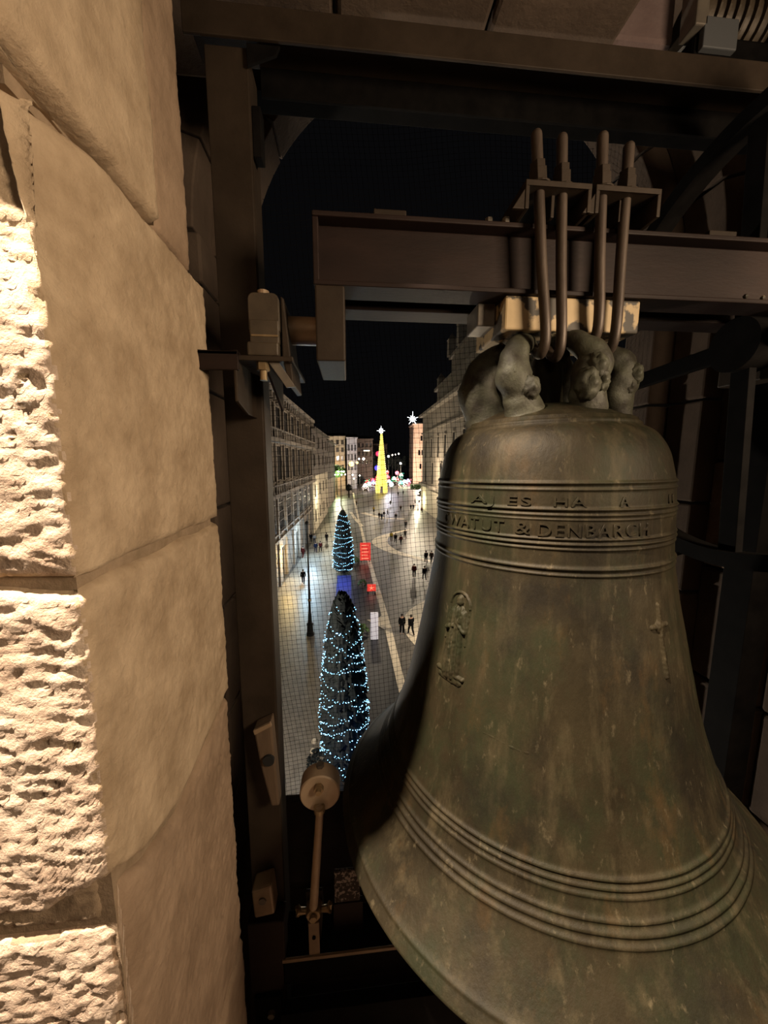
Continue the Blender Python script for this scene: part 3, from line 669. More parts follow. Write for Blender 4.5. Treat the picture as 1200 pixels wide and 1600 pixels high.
ground = empty_struct('plaza')
g = MB(); n = 60
g.add([(-260, 4, GZ), (260, 4, GZ), (260, 520, GZ), (-260, 520, GZ)], [(0, 1, 2, 3)]).build('paving', M['paving'], ground, fix=False)
def strip(px, width, name, mt, h=.02, Z=GZ):
    pts = [Vector(p) if len(p) == 3 else gp(*p) for p in px]
    pts = [Vector(p) for p in catmull(pts, 6)]
    m = MB(); L = []; Rr = []
    for i, p in enumerate(pts):
        t = pts[min(i + 1, len(pts) - 1)] - pts[max(i - 1, 0)]; t.z = 0; t.normalize(); nn = Vector((t.y, -t.x, 0))
        w = width if not hasattr(width, '__len__') else float(np.interp(i / (len(pts) - 1), np.linspace(0, 1, len(width)), width))
        L.append(p - nn * w / 2); Rr.append(p + nn * w / 2)
    k = len(pts); vs = [Vector((q.x, q.y, Z + h)) for q in L + Rr] + [Vector((q.x, q.y, Z - .1)) for q in L + Rr]
    fs = [(i, i + 1, k + i + 1, k + i) for i in range(k - 1)] + [(2 * k + i, 2 * k + i + 1, i + 1, i) for i in range(k - 1)] + [(k + i, k + i + 1, 3 * k + i + 1, 3 * k + i) for i in range(k - 1)]
    fs += [(0, k, 3 * k, 2 * k), (k - 1, 2 * k - 1, 4 * k - 1, 3 * k - 1)]
    return m.add(vs, fs).build(name, mt, ground)
strip([(-5.4, 5, GZ), (-5.2, 20, GZ), (-4.9, 45, GZ), (-3.6, 90, GZ)], [8.2, 8.0, 6.5, 4], 'pavement', M['paving_pale'], .06)
strip([(1.2, 5, GZ), (1.1, 20, GZ), (.9, 45, GZ), (.6, 90, GZ), (1.0, 175, GZ)], [4.4, 4.2, 3.6, 3.0, 2.5], 'roadway', M['asphalt'], .012)
strip([(3.42, 8, GZ), (3.34, 22.9, GZ), (3.3, 34.5, GZ), (2.85, 56.7, GZ), (2.5, 86, GZ), (2.1, 120, GZ), (1.95, 174, GZ)], [.5, .55, .62, .52, .55, .6, .7], 'kerb_band', M['band'], .05)
strip([(690, 877), (668, 876), (640, 869), (615, 862), (598, 853), (593, 846), (599, 839), (612, 834), (640, 827)], [1.0, 1.1, 1.2, 1.8, 2.6, 3.0, 2.2, 1.2, .6], 'curved_band', M['band'], .03)
strip([(566, 801), (580, 805), (592, 808), (605, 810), (632, 811)], [2.2, 1.6, 1.2, 1.0, .8], 'curved_band', M['band'], .03)
strip([(548, 800), (556, 812), (566, 822)], [.8, .8, .6], 'curved_band', M['band'], .03)
poly = [gp(*p) for p in [(668, 936), (652, 945), (640, 953), (632, 963), (629, 975), (633, 989), (640, 999), (649, 1009), (680, 990), (690, 950)]]
MB().prism([(p.x, p.y) for p in poly], GZ - .1, GZ + .025, 'xy').build('pale_island', M['band'], ground)
poly = [gp(*p) for p in [(573, 969), (588, 968), (597, 962), (601, 984)]]
MB().prism([(p.x, p.y) for p in poly], GZ - .1, GZ + .045, 'xy').build('kerb_ramp', M['band'], ground)

# ---------------------------------------------------------------- buildings
SA = .033                                                            # the street runs a little to the right of +y
def facade_frame(x0):                                               # facade facing +x along the left of the street
    return lambda Y, z, d=0: Vector((x0 + SA * Y + d, Y - SA * d, z))
def fbox(m, fr_, Y0, Y1, z0, z1, d0, d1):
    vs = [fr_(Y, z, d) for z in (z0, z1) for Y in (Y0, Y1) for d in (d0, d1)]
    return m.add(vs, [(0, 2, 3, 1), (4, 5, 7, 6), (0, 1, 5, 4), (2, 6, 7, 3), (0, 4, 6, 2), (1, 3, 7, 5)])
def wall_with_holes(fr_, Y0, Y1, z0, z1, d0, d1, holes):
    ys = sorted({Y0, Y1} | {h[0] for h in holes} | {h[1] for h in holes}); zz = sorted({z0, z1} | {h[2] for h in holes} | {h[3] for h in holes})
    m = MB()
    for i in range(len(ys) - 1):
        run = None
        for j in range(len(zz) - 1):
            cy, cz = (ys[i] + ys[i + 1]) / 2, (zz[j] + zz[j + 1]) / 2
            hole = any(h[0] < cy < h[1] and h[2] < cz < h[3] for h in holes)
            if not hole:
                run = (run[0], zz[j + 1]) if run else (zz[j], zz[j + 1])
            if (hole or j == len(zz) - 2) and run: fbox(m, fr_, ys[i], ys[i + 1], run[0], run[1], d0, d1); run = None
    return m
pal = thing('palace', 'grey stone palace with balustrades and three rows of dark windows, left of street', 'building', (-8.6, 56, GZ))
P = facade_frame(-9.95)
Y0, Y1 = 34.0, 74.5
holes = []; wy = [36.9 + 4.75 * i for i in range(8)]
for y in wy: holes += [(y - 1.15, y + 1.15, 3.7, 6.3), (y - 1.15, y + 1.15, -2.3, 1.7), (y - 1.35, y + 1.35, -8.4, -4.4)]
for y in (38.5, 47.5, 57, 66): holes.append((y - 1.2, y + 1.2, GZ, -10.8))
wall_with_holes(P, Y0, Y1, GZ, 7.0, -.6, 0, holes).build('wall', M['palace'], pal)
m = MB(); fbox(m, P, Y0, Y1, GZ, 7.2, -12, -.62); m.build('rear_block', M['palace_dark'], pal)
for y in wy:
    for (w, z0, z1, arch) in ((1.15, 3.7, 6.3, 1), (1.15, -2.3, 1.7, 0), (1.35, -8.4, -4.4, 0)):
        m = MB(); fbox(m, P, y - w - .28, y - w, z0 - .1, z1 + .2, 0, .05); fbox(m, P, y + w, y + w + .28, z0 - .1, z1 + .2, 0, .05); fbox(m, P, y - w - .45, y + w + .45, z1 + .2, z1 + .55, 0, .25)
        fbox(m, P, y - w - .35, y + w + .35, z0 - .3, z0 - .1, 0, .28)
        wn = m.build('window', M['palace'], pal)
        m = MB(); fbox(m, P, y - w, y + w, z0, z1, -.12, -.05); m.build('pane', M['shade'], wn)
        m = MB(); fbox(m, P, y - .05, y + .05, z0, z1, -.05, -.03); fbox(m, P, y - w, y + w, z1 - 1.1, z1 - 1.0, -.05, -.03); m.build('glazing_bar', M['palace_dark'], wn)
        if z0 < -8:
            m = MB()
            for k in range(7): fbox(m, P, y - w + w * k / 3 - .03, y - w + w * k / 3 + .03, z0 - .2, z1 + .1, .02, .08)
            for k in range(4): fbox(m, P, y - w, y + w, z0 + 1.1 * k, z0 + 1.1 * k + .06, .02, .08)
            m.build('grille', M['iron'], wn)
for z in (2.35, -3.65):
    m = MB(); fbox(m, P, Y0, Y1, z - .35, z - .05, 0, 1.1); m.build('balcony_slab', M['palace'], pal)
    bl = MB(); fbox(bl, P, Y0, Y1, z + .92, z + 1.08, .9, 1.1); fbox(bl, P, Y0, Y1, z - .05, z + .08, .9, 1.1)
    k = Y0 + .3; i = 0
    while k < Y1: fbox(bl, P, k - (.3 if i % 6 == 0 else .13), k + (.3 if i % 6 == 0 else .13), z + .08, z + .92, 1.0, 1.06); k += 1.15; i += 1
    stuff(bl.build('balustrade', M['palace'], pal))
for z, h, d in ((6.75, .45, .5), (7.2, .5, 1.0), (-9.6, .35, .3), (-4.2, .2, .15)):
    m = MB(); fbox(m, P, Y0, Y1 + .2, z, z + h, -.1, d); m.build('cornice', M['palace'], pal)
for i in range(28): m = MB(); y = Y0 + .7 + i * 1.45; fbox(m, P, y - .2, y + .2, 6.55, 7.2, 0, .85); m.build('corbel', M['palace'], pal)
for i in range(9):
    y = 34.6 + 4.75 * i
    m = MB(); fbox(m, P, y - .3, y + .3, GZ, 6.7, 0, .22); m.build('pilaster', M['palace'], pal)
for y in (38.5, 47.5, 57, 66):
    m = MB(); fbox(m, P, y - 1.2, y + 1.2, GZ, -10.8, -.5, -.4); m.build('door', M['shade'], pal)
m = MB(); fbox(m, P, 59.5, 61.5, 7.2, 11.2, -4, -2.4); m.build('chimney', M['palace_dark'], pal)
m = MB(); vs = [P(Y, z, d) for (z, d) in ((7.7, .6), (9.6, -6), (7.2, -12)) for Y in (Y0, Y1)]
m.add(vs, [(0, 1, 3, 2), (2, 3, 5, 4), (0, 2, 4), (1, 5, 3), (0, 4, 5, 1)]); m.build('roof', M['slate'], pal)

def left_house(name, label, x0, Y0, Y1, top, wm, low=None, lowz=-5.0, rows=(), wn=1, wcol='pane', roofh=2.0, win=(1.3, 2.2)):
    h = thing(name, label, 'building', (x0 + SA * Y0, (Y0 + Y1) / 2, GZ)); Q = facade_frame(x0)
    holes = []; cs_ = []
    for z in rows:
        for i in range(wn):
            y = Y0 + (Y1 - Y0) * (i + .5) / wn; holes.append((y - win[0] / 2, y + win[0] / 2, z, z + win[1])); cs_.append((y, z))
    wall_with_holes(Q, Y0, Y1, lowz if low else GZ, top, -.4, 0, [q for q in holes if not low or q[2] > lowz]).build('wall', wm, h)
    if low: wall_with_holes(Q, Y0, Y1, GZ, lowz, -.4, .05, [q for q in holes if q[3] < lowz]).build('ground_storey', low, h)
    m = MB(); fbox(m, Q, Y0, Y1, GZ, top - .05, -10, -.42); m.build('rear_block', M['palace_dark'], h)
    for (y, z) in cs_:
        m = MB(); fbox(m, Q, y - win[0] / 2 - .12, y + win[0] / 2 + .12, z - .2, z, 0, .15); fbox(m, Q, y - win[0] / 2 - .12, y + win[0] / 2 + .12, z + win[1], z + win[1] + .15, 0, .1)
        for e in (-1, 1): fbox(m, Q, y + e * (win[0] / 2 + .06) - .06, y + e * (win[0] / 2 + .06) + .06, z, z + win[1], 0, .1)
       
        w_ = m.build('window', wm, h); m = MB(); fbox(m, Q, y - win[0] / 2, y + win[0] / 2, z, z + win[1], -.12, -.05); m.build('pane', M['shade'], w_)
    m = MB(); fbox(m, Q, Y0 - .3, Y1 + .3, top, top + .3, -10, .9); m.build('cornice', M['palace_dark'], h)
    m = MB(); vs = [Q(Y, z, d) for (z, d) in ((top + .3, .8), (top + roofh, -4), (top + .3, -10)) for Y in (Y0, Y1)]
    m.add(vs, [(0, 1, 3, 2), (2, 3, 5, 4), (0, 2, 4), (1, 5, 3), (0, 4, 5, 1)]); m.build('roof', M['slate'], h)
    return h
left_house('townhouse', 'dark narrow house with pale lit ground storey next to the palace', -9.9, 76, 110, 6.4, M['palace_dark'], M['cream_wall'], -3.2, (3.0, -1.0, -7.5, -12.8), 4)
left_house('townhouse', 'dark house behind the narrow one, mostly hidden on the left', -10.4, 112, 150, 6.0, M['palace_dark'], M['palace'], -6, (3, -1), 4)

def front_house(name, label, x0, x1, Y, top, wm, rows, cols, low=None, win=(1.2, 2.4), depth=12, roofh=2.5):
    h = thing(name, label, 'building', ((x0 + x1) / 2, Y, GZ)); Q = lambda X, z, d=0: Vector((X, Y - d, z)); holes = []; cs_ = []
    for z in rows:
        for i in range(cols):
            x = x0 + (x1 - x0) * (i + .5) / cols; holes.append((x - win[0] / 2, x + win[0] / 2, z, z + win[1])); cs_.append((x, z))
    wall_with_holes(Q, x0, x1, GZ, top, -.4, 0, holes).build('wall', wm, h)
    m = MB(); fbox(m, Q, x0, x1, GZ, top - .05, -depth, -.42); m.build('rear_block', M['palace_dark'], h)
    for (x, z) in cs_:
        m = MB(); fbox(m, Q, x - win[0] / 2 - .15, x + win[0] / 2 + .15, z - .25, z, 0, .3); fbox(m, Q, x - .05, x + .05, z, z + win[1], -.3, -.2); w_ = m.build('window', wm, h)
        m = MB(); fbox(m, Q, x - win[0] / 2, x + win[0] / 2, z, z + win[1], -.39, -.3); m.build('pane', M['pane'], w_)
    m = MB(); fbox(m, Q, x0 - .4, x1 + .4, top, top + .4, -depth, .8); m.build('cornice', wm, h)
    vs = [Vector((X, y, z)) for (y, z) in ((Y - .6, top + .4), (Y + depth / 2, top + roofh), (Y + depth, top + .4)) for X in (x0 - .3, x1 + .3)]
    m = MB(); m.add(vs, [(0, 1, 3, 2), (2, 3, 5, 4), (0, 2, 4), (1, 5, 3), (0, 4, 5, 1)]); m.build('roof', M['slate'], h); return h
front_house('street_house', 'cream floodlit house closing the left end of the street', -12.5, -1.9, 200, 12.4, M['cream_wall'], (-4.5, 0, 4.5, 8.5), 4)
front_house('street_house', 'bluish white house with dark windows beside the cream one', -.9, 4.4, 199, 11.8, M['white_wall'], (-5, .2, 5.2), 3, win=(.9, 3.2))
gh = front_house('street_house', 'dim grey house right of the bluish white one, lit sign on its wall', 5, 14.5, 226, 12.6, M['palace_dark'], (-2, 3, 8), 4)
front_house('street_house', 'dim distant house between the grey house and the yellow light tree', 15.4, 30, 292, 12.5, M['palace_dark'], (-3, 2, 6), 5)
MB().box(9.0, 12.6, 225.0, 225.9, 5.6, 6.3).build('lit_sign', glow('pale_lit_sign', (.95, .95, .8), 1.3), gh, bevel=.03)

# tower at right of the street
tw = thing('brick_tower', 'pink floodlit square brick tower with a white star above it', 'tower', (48, 250, GZ))
x0, x1, Y, top = 42.6, 62.0, 245.0, 23.0
Q = lambda X, z, d=0: Vector((X, Y - d, z)); holes = []
for (x, z) in ((48.0, 13.0), (50.4, 13.0), (46.6, 3.6), (48.8, 3.6), (47.6, -5.4), (49.8, -5.4)): holes.append((x - .7, x + .7, z, z + 3.4))
wall_with_holes(Q, x0, x1, GZ, top, -.5, 0, holes).build('wall', M['brick'], tw)
m = MB(); fbox(m, Q, x0, x1, GZ, top, -16, -.55); m.build('core', M['brick'], tw)
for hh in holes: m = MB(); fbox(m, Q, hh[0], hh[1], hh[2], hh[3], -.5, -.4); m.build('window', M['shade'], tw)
m = MB(); fbox(m, Q, x0 - .7, x1 + .7, top, top + 1.0, -16.5, .7); m.build('cornice', M['brick'], tw)
for i in range(8): m = MB(); x = x0 + .2 + i * 2.8; fbox(m, Q, x - .5, x + .5, top - 1.8, top, 0, .5); m.build('corbel', M['brick'], tw)
m = MB(); fbox(m, Q, x0 + 1, x1 - 1, top + 1, top + 1.8, -15, -.3); m.build('roof', M['slate'], tw)
st = thing('star_light', 'big white glowing star on a mast above the pink tower', 'star light', (42.0, 244, 24))
def star(m, c, r, rays, d=.35):
    for k, rr in enumerate(rays):
        a = PI / 2 + 2 * PI * k / len(rays); dx, dz = math.cos(a), math.sin(a); w = r * .16
        m.add([(c[0] + dx * rr, c[1], c[2] + dz * rr), (c[0] - dz * w, c[1], c[2] + dx * w), (c[0] + dz * w, c[1], c[2] - dx * w), (c[0], c[1] - d, c[2]), (c[0], c[1] + d, c[2])],
              [(0, 1, 3), (0, 3, 2), (0, 4, 1), (0, 2, 4), (1, 4, 2), (1, 2, 3)])
m = MB(); sc_ = (41.8, 244, 26.9); star(m, sc_, 2.6, [5.0, 2.6, 4.0, 2.6, 4.4, 2.6, 4.0, 2.8, 4.0, 2.4], .8); m.ball(sc_, 1.3)
m.build('star', M['led_white'], st); MB().cyl((41.8, 244, 23.8), (41.8, 244, 26), .12, 8).build('mast', M['iron'], st)

# right-hand stone building (gable side towards the street)
cb = thing('stone_church', 'tall dim stone building with pinnacles on the right of the street', 'building', (30, 100, GZ))
RF = lambda Yq, z, d=0: Vector((19.6 + SA * Yq - d, Yq - SA * d, z))
holes = [(y - .9, y + .9, 1.0, 6.0) for y in (70, 78, 86, 94, 103, 112)] + [(y - 1.1, y + 1.1, -6.4, -.6) for y in (70, 80, 90, 101, 112)]
wall_with_holes(RF, 62, 118, -4.6 if False else GZ, 13.5, -.7, 0, holes).build('wall', M['church'], cb)
m = MB(); fbox(m, RF, 62, 118, GZ, 13.4, -16, -.75); m.build('core', M['church'], cb)
for hh in holes:
    m = MB(); fbox(m, RF, hh[0] - .2, hh[1] + .2, hh[3], hh[3] + .4, 0, .3); fbox(m, RF, hh[0] - .2, hh[1] + .2, hh[2] - .3, hh[2], 0, .4); w_ = m.build('window', M['church'], cb)
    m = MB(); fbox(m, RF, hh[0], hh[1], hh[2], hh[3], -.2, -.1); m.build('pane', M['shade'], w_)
for z, h_, d in ((13.3, .7, 1.3), (8.2, .4, .4), (-7.6, .8, 1.1)):
    m = MB(); fbox(m, RF, 61.6, 118.4, z, z + h_, -.3, d); m.build('cornice', M['church'], cb)
m = MB(); fbox(m, RF, 61.8, 118.2, GZ, -7.7, 0, .35); m.build('ground_storey', M['cream_wall'], cb)
m = MB(); fbox(m, RF, 62, 104, 13.5, 19.0, -12, -1.6); m.build('upper_storey', M['church'], cb)
m = MB(); fbox(m, RF, 61.6, 104.4, 18.8, 19.5, -12, -.7); m.build('cornice', M['church'], cb)
m = MB(); fbox(m, RF, 62, 92, 19.5, 24.5, -10, -2.6); m.build('attic', M['church'], cb)
m = MB(); fbox(m, RF, 61.6, 92.4, 24.3, 25.0, -10, -1.9); m.build('cornice', M['church'], cb)
for (y, z0, z1) in ((103.4, 19.4, 23.8), (92, 25, 30.4), (83, 25, 31.0), (74, 25, 31)):
    m = MB(); fbox(m, RF, y - .9, y + .9, z0, z1 - 1.6, -3.4, -1.6); c = RF(y, 0, -2.5)
    m.add([(c.x - 1, c.y - 1, z1 - 1.6), (c.x + 1, c.y - 1, z1 - 1.6), (c.x + 1, c.y + 1, z1 - 1.6), (c.x - 1, c.y + 1, z1 - 1.6), (c.x, c.y, z1)], [(0, 1, 4), (1, 2, 4), (2, 3, 4), (3, 0, 4), (3, 2, 1, 0)]); m.build('pinnacle', M['church'], cb)

# ---------------------------------------------------------------- lit fir trees
def fir(c, top, prof, label, loops, seed, br_=.034, gap=.13, sag=.25):
    rnd = random.Random(seed); t = thing('christmas_tree', label, 'christmas tree', (c[0], c[1], GZ), 'fir trees wound with blue lights')
    z0 = prof[0][0]; pz = np.array([p[0] for p in prof]); pr = np.array([p[1] for p in prof]); R_ = lambda z: float(np.interp(z, pz, pr))
    m = MB(); z = z0
    while z < top:
        r = R_(z); k = int(9 + 13 * r)
        for i in range(k):
            a = 2 * PI * (i + rnd.random()) / k; rr = r * rnd.uniform(.8, 1.07); w = .16 + .1 * r; dr_ = rnd.uniform(.18, .34) * (1 + r * .3)
            d = Vector((math.cos(a), math.sin(a), 0)); n = Vector((-d.y, d.x, 0)); b0 = Vector((c[0], c[1], z)) + d * rr * .45 + Vector((0, 0, dr_)); tip = Vector((c[0], c[1], z - dr_ * .4)) + d * rr
            m.add([b0, tip, Vector((c[0], c[1], z + .05)) + d * rr * .8 + n * w, Vector((c[0], c[1], z + .05)) + d * rr * .8 - n * w, Vector((c[0], c[1], z + .22)) + d * rr * .86],
                  [(0, 2, 4), (0, 4, 3), (4, 2, 1), (4, 1, 3), (0, 3, 1), (0, 1, 2)])
        z += .17
    m.lathe([(R_(z_) * .82, z_) for z_ in np.linspace(z0, top - .02, 20)] + [(.001, top)], 18, (c[0], c[1], 0))
    m.build('foliage', M['fir'], t, fix=False)
    MB().cyl((c[0], c[1], GZ), (c[0], c[1], z0 + .4), .16, 10).build('trunk', M['bark'], t)
    for i in range(loops):
        zc = z0 + .25 + (top - z0 - .5) * (i + .5) / loops + rnd.uniform(-.08, .08); r = R_(zc) * 1.07; ln = 2 * PI * r; nb = max(8, int(ln / gap)); m = MB(); ph = rnd.random() * 6; kk = rnd.choice([2, 3, 3, 4]); sg = sag * rnd.uniform(.5, 1.5)
        for j in range(nb):
            a = 2 * PI * j / nb; z = zc - sg * abs(math.sin(kk * a / 2 + ph)) + .12 * math.sin(a + ph) + rnd.uniform(-.018, .018); z = max(z, z0 + .05); r = R_(z) * rnd.uniform(.94, 1.04)
            if rnd.random() < .13: continue
            m.octa((c[0] + r * math.cos(a), c[1] + r * math.sin(a), z), br_ * rnd.uniform(.6, 1.25))
        if m.v: stuff(m.build('light_string', M['led'], t, fix=False))
    return t
fir((-.35, 15.6), -5.85, [(-14.6, .3), (-14.2, .75), (-13.2, 1.1), (-11.5, 1.14), (-9.5, 1.02), (-8.2, .88), (-7.2, .72), (-6.5, .56), (-6.1, .40), (-5.9, .25), (-5.85, .08)],
    'nearer fir tree wound with icy blue string lights, beside the bell rim', 22, 3, .0255, .125, .42)
fir((-.9, 49.2), -6.6, [(-14.75, 1.0), (-14.2, 1.48), (-12.5, 1.46), (-11, 1.3), (-9.5, 1.1), (-8.2, .9), (-7.4, .66), (-6.9, .42), (-6.6, .08)],
    'farther fir tree ringed with icy blue lights in the street', 13, 5, .052, .24, .22)
tag(MB().box(-2.3, .1, 38.6, 47.4, GZ - .05, GZ + .03).build('blue_mat', mat('blue_carpet', (.02, .03, .22), (.03, .045, .32), .6, 0, 2)), 'blue mat on the street in front of the farther lit fir tree', 'mat')

yt = thing('yellow_light_tree', 'tall slim cone of yellow lights topped by a white star', 'light tree', (15.2, 173, GZ))
c = Vector((15.2, 173, 0)); m = MB(); rnd = random.Random(4)
for i in range(26):
    z = -11.4 + i * .93; r = 3.0 * (1 - i / 27) ** 1.0 * .85 + .35; m.lathe([(r * .93, z - .42), (r, z), (r * .9, z + .36), (r * .6, z + .4), (r * .6, z - .42)], 20, c)
m.build('light_cone', M['led_yellow'], yt, fix=False)
for dx in (-1.75, 1.75): MB().lathe([(1.0, GZ), (1.15, -13), (1.1, -11)], 12, c + Vector((dx, 0, 0))).build('leg', M['led_yellow'], yt)
m = MB(); star(m, (c.x - .2, c.y, 13.6), 1.3, [2.4, 1.3, 2.0, 1.3, 2.0, 1.3, 2.0, 1.3], .4); m.ball((c.x - .2, c.y, 13.6), 1.0); m.build('star', M['led_white'], yt)

# ---------------------------------------------------------------- lamp posts, signs, fair
lp = thing('lamp_post', 'tall thin black cast iron lamp post with a stepped base on the left pavement', 'lamp post', (-3.5, 30.73, GZ))
MB().lathe([(.34, GZ), (.34, GZ + .25), (.27, GZ + .3), (.25, GZ + .95), (.3, GZ + 1.0), (.3, GZ + 1.12), (.17, GZ + 1.2), (.15, GZ + 2.0), (.001, GZ + 2.05)], 14, (-3.5, 30.73, 0)).build('base', M['iron'], lp, smooth=True)
MB().tube([(-3.5, 30.73, GZ + 2), (-3.5, 30.73, -9), (-3.52, 30.73, -5.2)], [.11, .075, .05], 10).build('pole', M['iron'], lp, smooth=True)
MB().lathe([(.13, -11.9), (.16, -11.8), (.13, -11.7)], 12, (-3.5, 30.73, 0)).build('ring', M['brass'], lp)
MB().ball((-3.52, 30.73, -5.1), .16).build('finial', M['iron'], lp)
ch = thing('candelabra_lamp', 'many-armed street candelabra with white globes in front of the round tree', 'lamp post', (-2.7, 124.6, GZ)); cx = Vector((-2.7, 124.6, 0))
MB().tube([cx + Vector((0, 0, GZ)), cx + Vector((0, 0, -4))], [.22, .12], 8).build('pole', M['steel_grey'], ch)
for i in range(9):
    a = 2 * PI * i / 9; rr = 1.9 if i % 2 else 1.1; z = -4.6 if i % 2 else -3.6; q = cx + Vector((rr * math.cos(a), rr * math.sin(a), z))
    am = MB().tube([cx + Vector((0, 0, -5.4)), cx + Vector((rr * .6 * math.cos(a), rr * .6 * math.sin(a), -5.5)), q - Vector((0, 0, .2))], .05, 6).build('arm', M['iron'], ch)
    MB().ball(q, .24, 8, 6).build('globe', M['globe'], am)
def globe_lamp(px, Y, r, mt, label):
    q = at(px[0], px[1], Y); t = thing('street_lamp', label, 'street lamp', (q.x, q.y, GZ))
    MB().tube([(q.x, q.y, GZ), (q.x, q.y, q.z - r)], [.16, .09], 8).build('pole', M['iron'], t); MB().ball(q, r, 12, 8).build('globe', M[mt], t)
for px, Y, r, mt, lb in [((549, 725), 186, 1.2, 'globe_amber', 'large amber street lamp by the bluish white house'), ((558, 723), 190, .6, 'globe_amber', 'smaller amber lamp just right of the large amber one'),
        ((568, 717), 205, .7, 'globe', 'warm white lamp before the dim grey house'), ((561, 717), 208, .45, 'globe', 'small warm lamp left of the warm white one'),
        ((611.5, 757), 138, .8, 'led_white', 'brilliant white lamp right of the yellow light tree'), ((551, 742), 175, .38, 'globe', 'white lamp above the dark roadway, left of the fair'),
        ((553, 748), 172, .35, 'globe', 'lower white lamp left of the fair'), ((562, 743), 185, .35, 'globe', 'white lamp at the left edge of the fair'),
        ((607, 713), 210, .6, 'led_white', 'white lamp high above the fair, right of the cone'), ((613, 711), 240, .45, 'globe', 'leftmost of the three far white lamps'),
        ((618, 710), 245, .42, 'globe', 'middle of the three far white lamps'), ((623, 709), 250, .5, 'globe', 'rightmost of the three far white lamps'),
        ((626, 724), 215, .6, 'led_white', 'white lamp over the green-lit stall')]:
    globe_lamp(px, Y, r, mt, lb)
kt = thing('round_tree', 'round clipped tree lit green at the left end of the street', 'tree', (-3.4, 165, GZ)); q = at(526, 736, 165); m = MB(); rnd = random.Random(9)
for i in range(420):
    a = rnd.random() * 2 * PI; u = rnd.uniform(-1, 1); s_ = math.sqrt(1 - u * u); d = Vector((s_ * math.cos(a) * 3.7, s_ * math.sin(a) * 3.7, u * 2.4)); p = q + d * rnd.uniform(.85, 1.05); w = rnd.uniform(.3, .6)
    m.octa(p, w)
m.build('crown', M['leaf'], kt, fix=False); MB().tube([(q.x, q.y, GZ), (q.x, q.y, q.z - 1.6)], [.3, .22], 8).build('trunk', M['bark'], kt)
lamp('tree_uplight', 'POINT', (q.x + 1, q.y - 5, q.z - 3), 5000, (.8, 1.0, .5), shadow_soft_size=.2)

def banner(pxb, pxt, w, label, mt, motif=None, thick=.12):
    b = gp(*pxb); t_ = at(pxt[0], pxt[1], b.y); o = thing('sign_board', label, 'sign', (b.x, b.y, GZ))
    h0 = GZ + (.25 if motif else .02); MB().box(b.x - w / 2, b.x + w / 2, b.y - thick / 2, b.y + thick / 2, h0, t_.z).build('panel', mt, o, bevel=.015)
    for s in (-1, 1): MB().box(b.x + s * w * .4 - .04, b.x + s * w * .4 + .04, b.y - .25, b.y + .25, GZ, h0 + .02).build('foot', M['iron'], o)
    if motif == 'bars':
        for k in range(5): z = h0 + (t_.z - h0) * (k + .6) / 5.4; MB().box(b.x - w * .36, b.x + w * (.3 - .08 * (k % 2)), b.y - thick / 2 - .02, b.y - thick / 2, z - .05, z + .05).build('light_bar', pinkg, o)
    if motif == 'star':
        m = MB(); star(m, (b.x, b.y - thick / 2 - .02, (h0 + t_.z) / 2), .3, [.4, .4, .4, .4, .4], .03); m.build('star_motif', pinkg, o)
    return o
pinkg = glow('pale_orange_light', (1.0, .35, .2), 1.2)
reds = glow('red_backlit_panel', (.85, .055, .04), .7)
banner((571, 878), (571, 848), 1.55, 'tall red lit sign standing beside the farther blue tree', reds, 'bars')
banner((580.5, 927), (580.5, 913), 1.0, 'small square red lit sign with a star beside the pale kerb', reds, 'star')
banner((585, 998.5), (585, 957.5), .64, 'upright blank white panel beside the pale kerb', M['white_sign'], None, .3)

# fair: stalls with coloured lit fronts
cols = [((1, .05, .07), 'red'), ((1, .9, .85), 'white'), ((.8, .85, 1), 'cool white'), ((1, .22, .36), 'pink'), ((.1, .9, .75), 'turquoise'), ((.15, 1, .45), 'green'), ((.30, .45, 1), 'pale blue'), ((1, .85, .55), 'cream')]
stall_m = [glow('stall_light_' + str(i), c_, 1.1 if i not in (1, 2) else 1.3) for i, (c_, _) in enumerate(cols)]
spots = [(571, 765, 1, 'at the left end of the fair'), (577, 762, 2, 'second from the left end of the fair'), (583, 761, 6, 'just left of the yellow light tree'), (574, 754, 0, 'behind the left end of the fair'), (581, 750, 3, 'behind the yellow tree on its left'),
         (608, 756, 1, 'just right of the yellow light tree'), (616, 749, 2, 'behind the brilliant white lamp'), (606, 746, 3, 'behind the yellow tree on its right'), (621, 750, 0, 'in the middle right of the fair'), (627, 756, 4, 'with turquoise glow at the right of the fair'),
         (633, 755, 5, 'near the tower foot, glowing green'), (638, 754, 6, 'nearest the tower'), (627, 743, 7, 'high up behind the turquoise one'), (590, 746, 0, 'hidden behind the yellow light tree')]
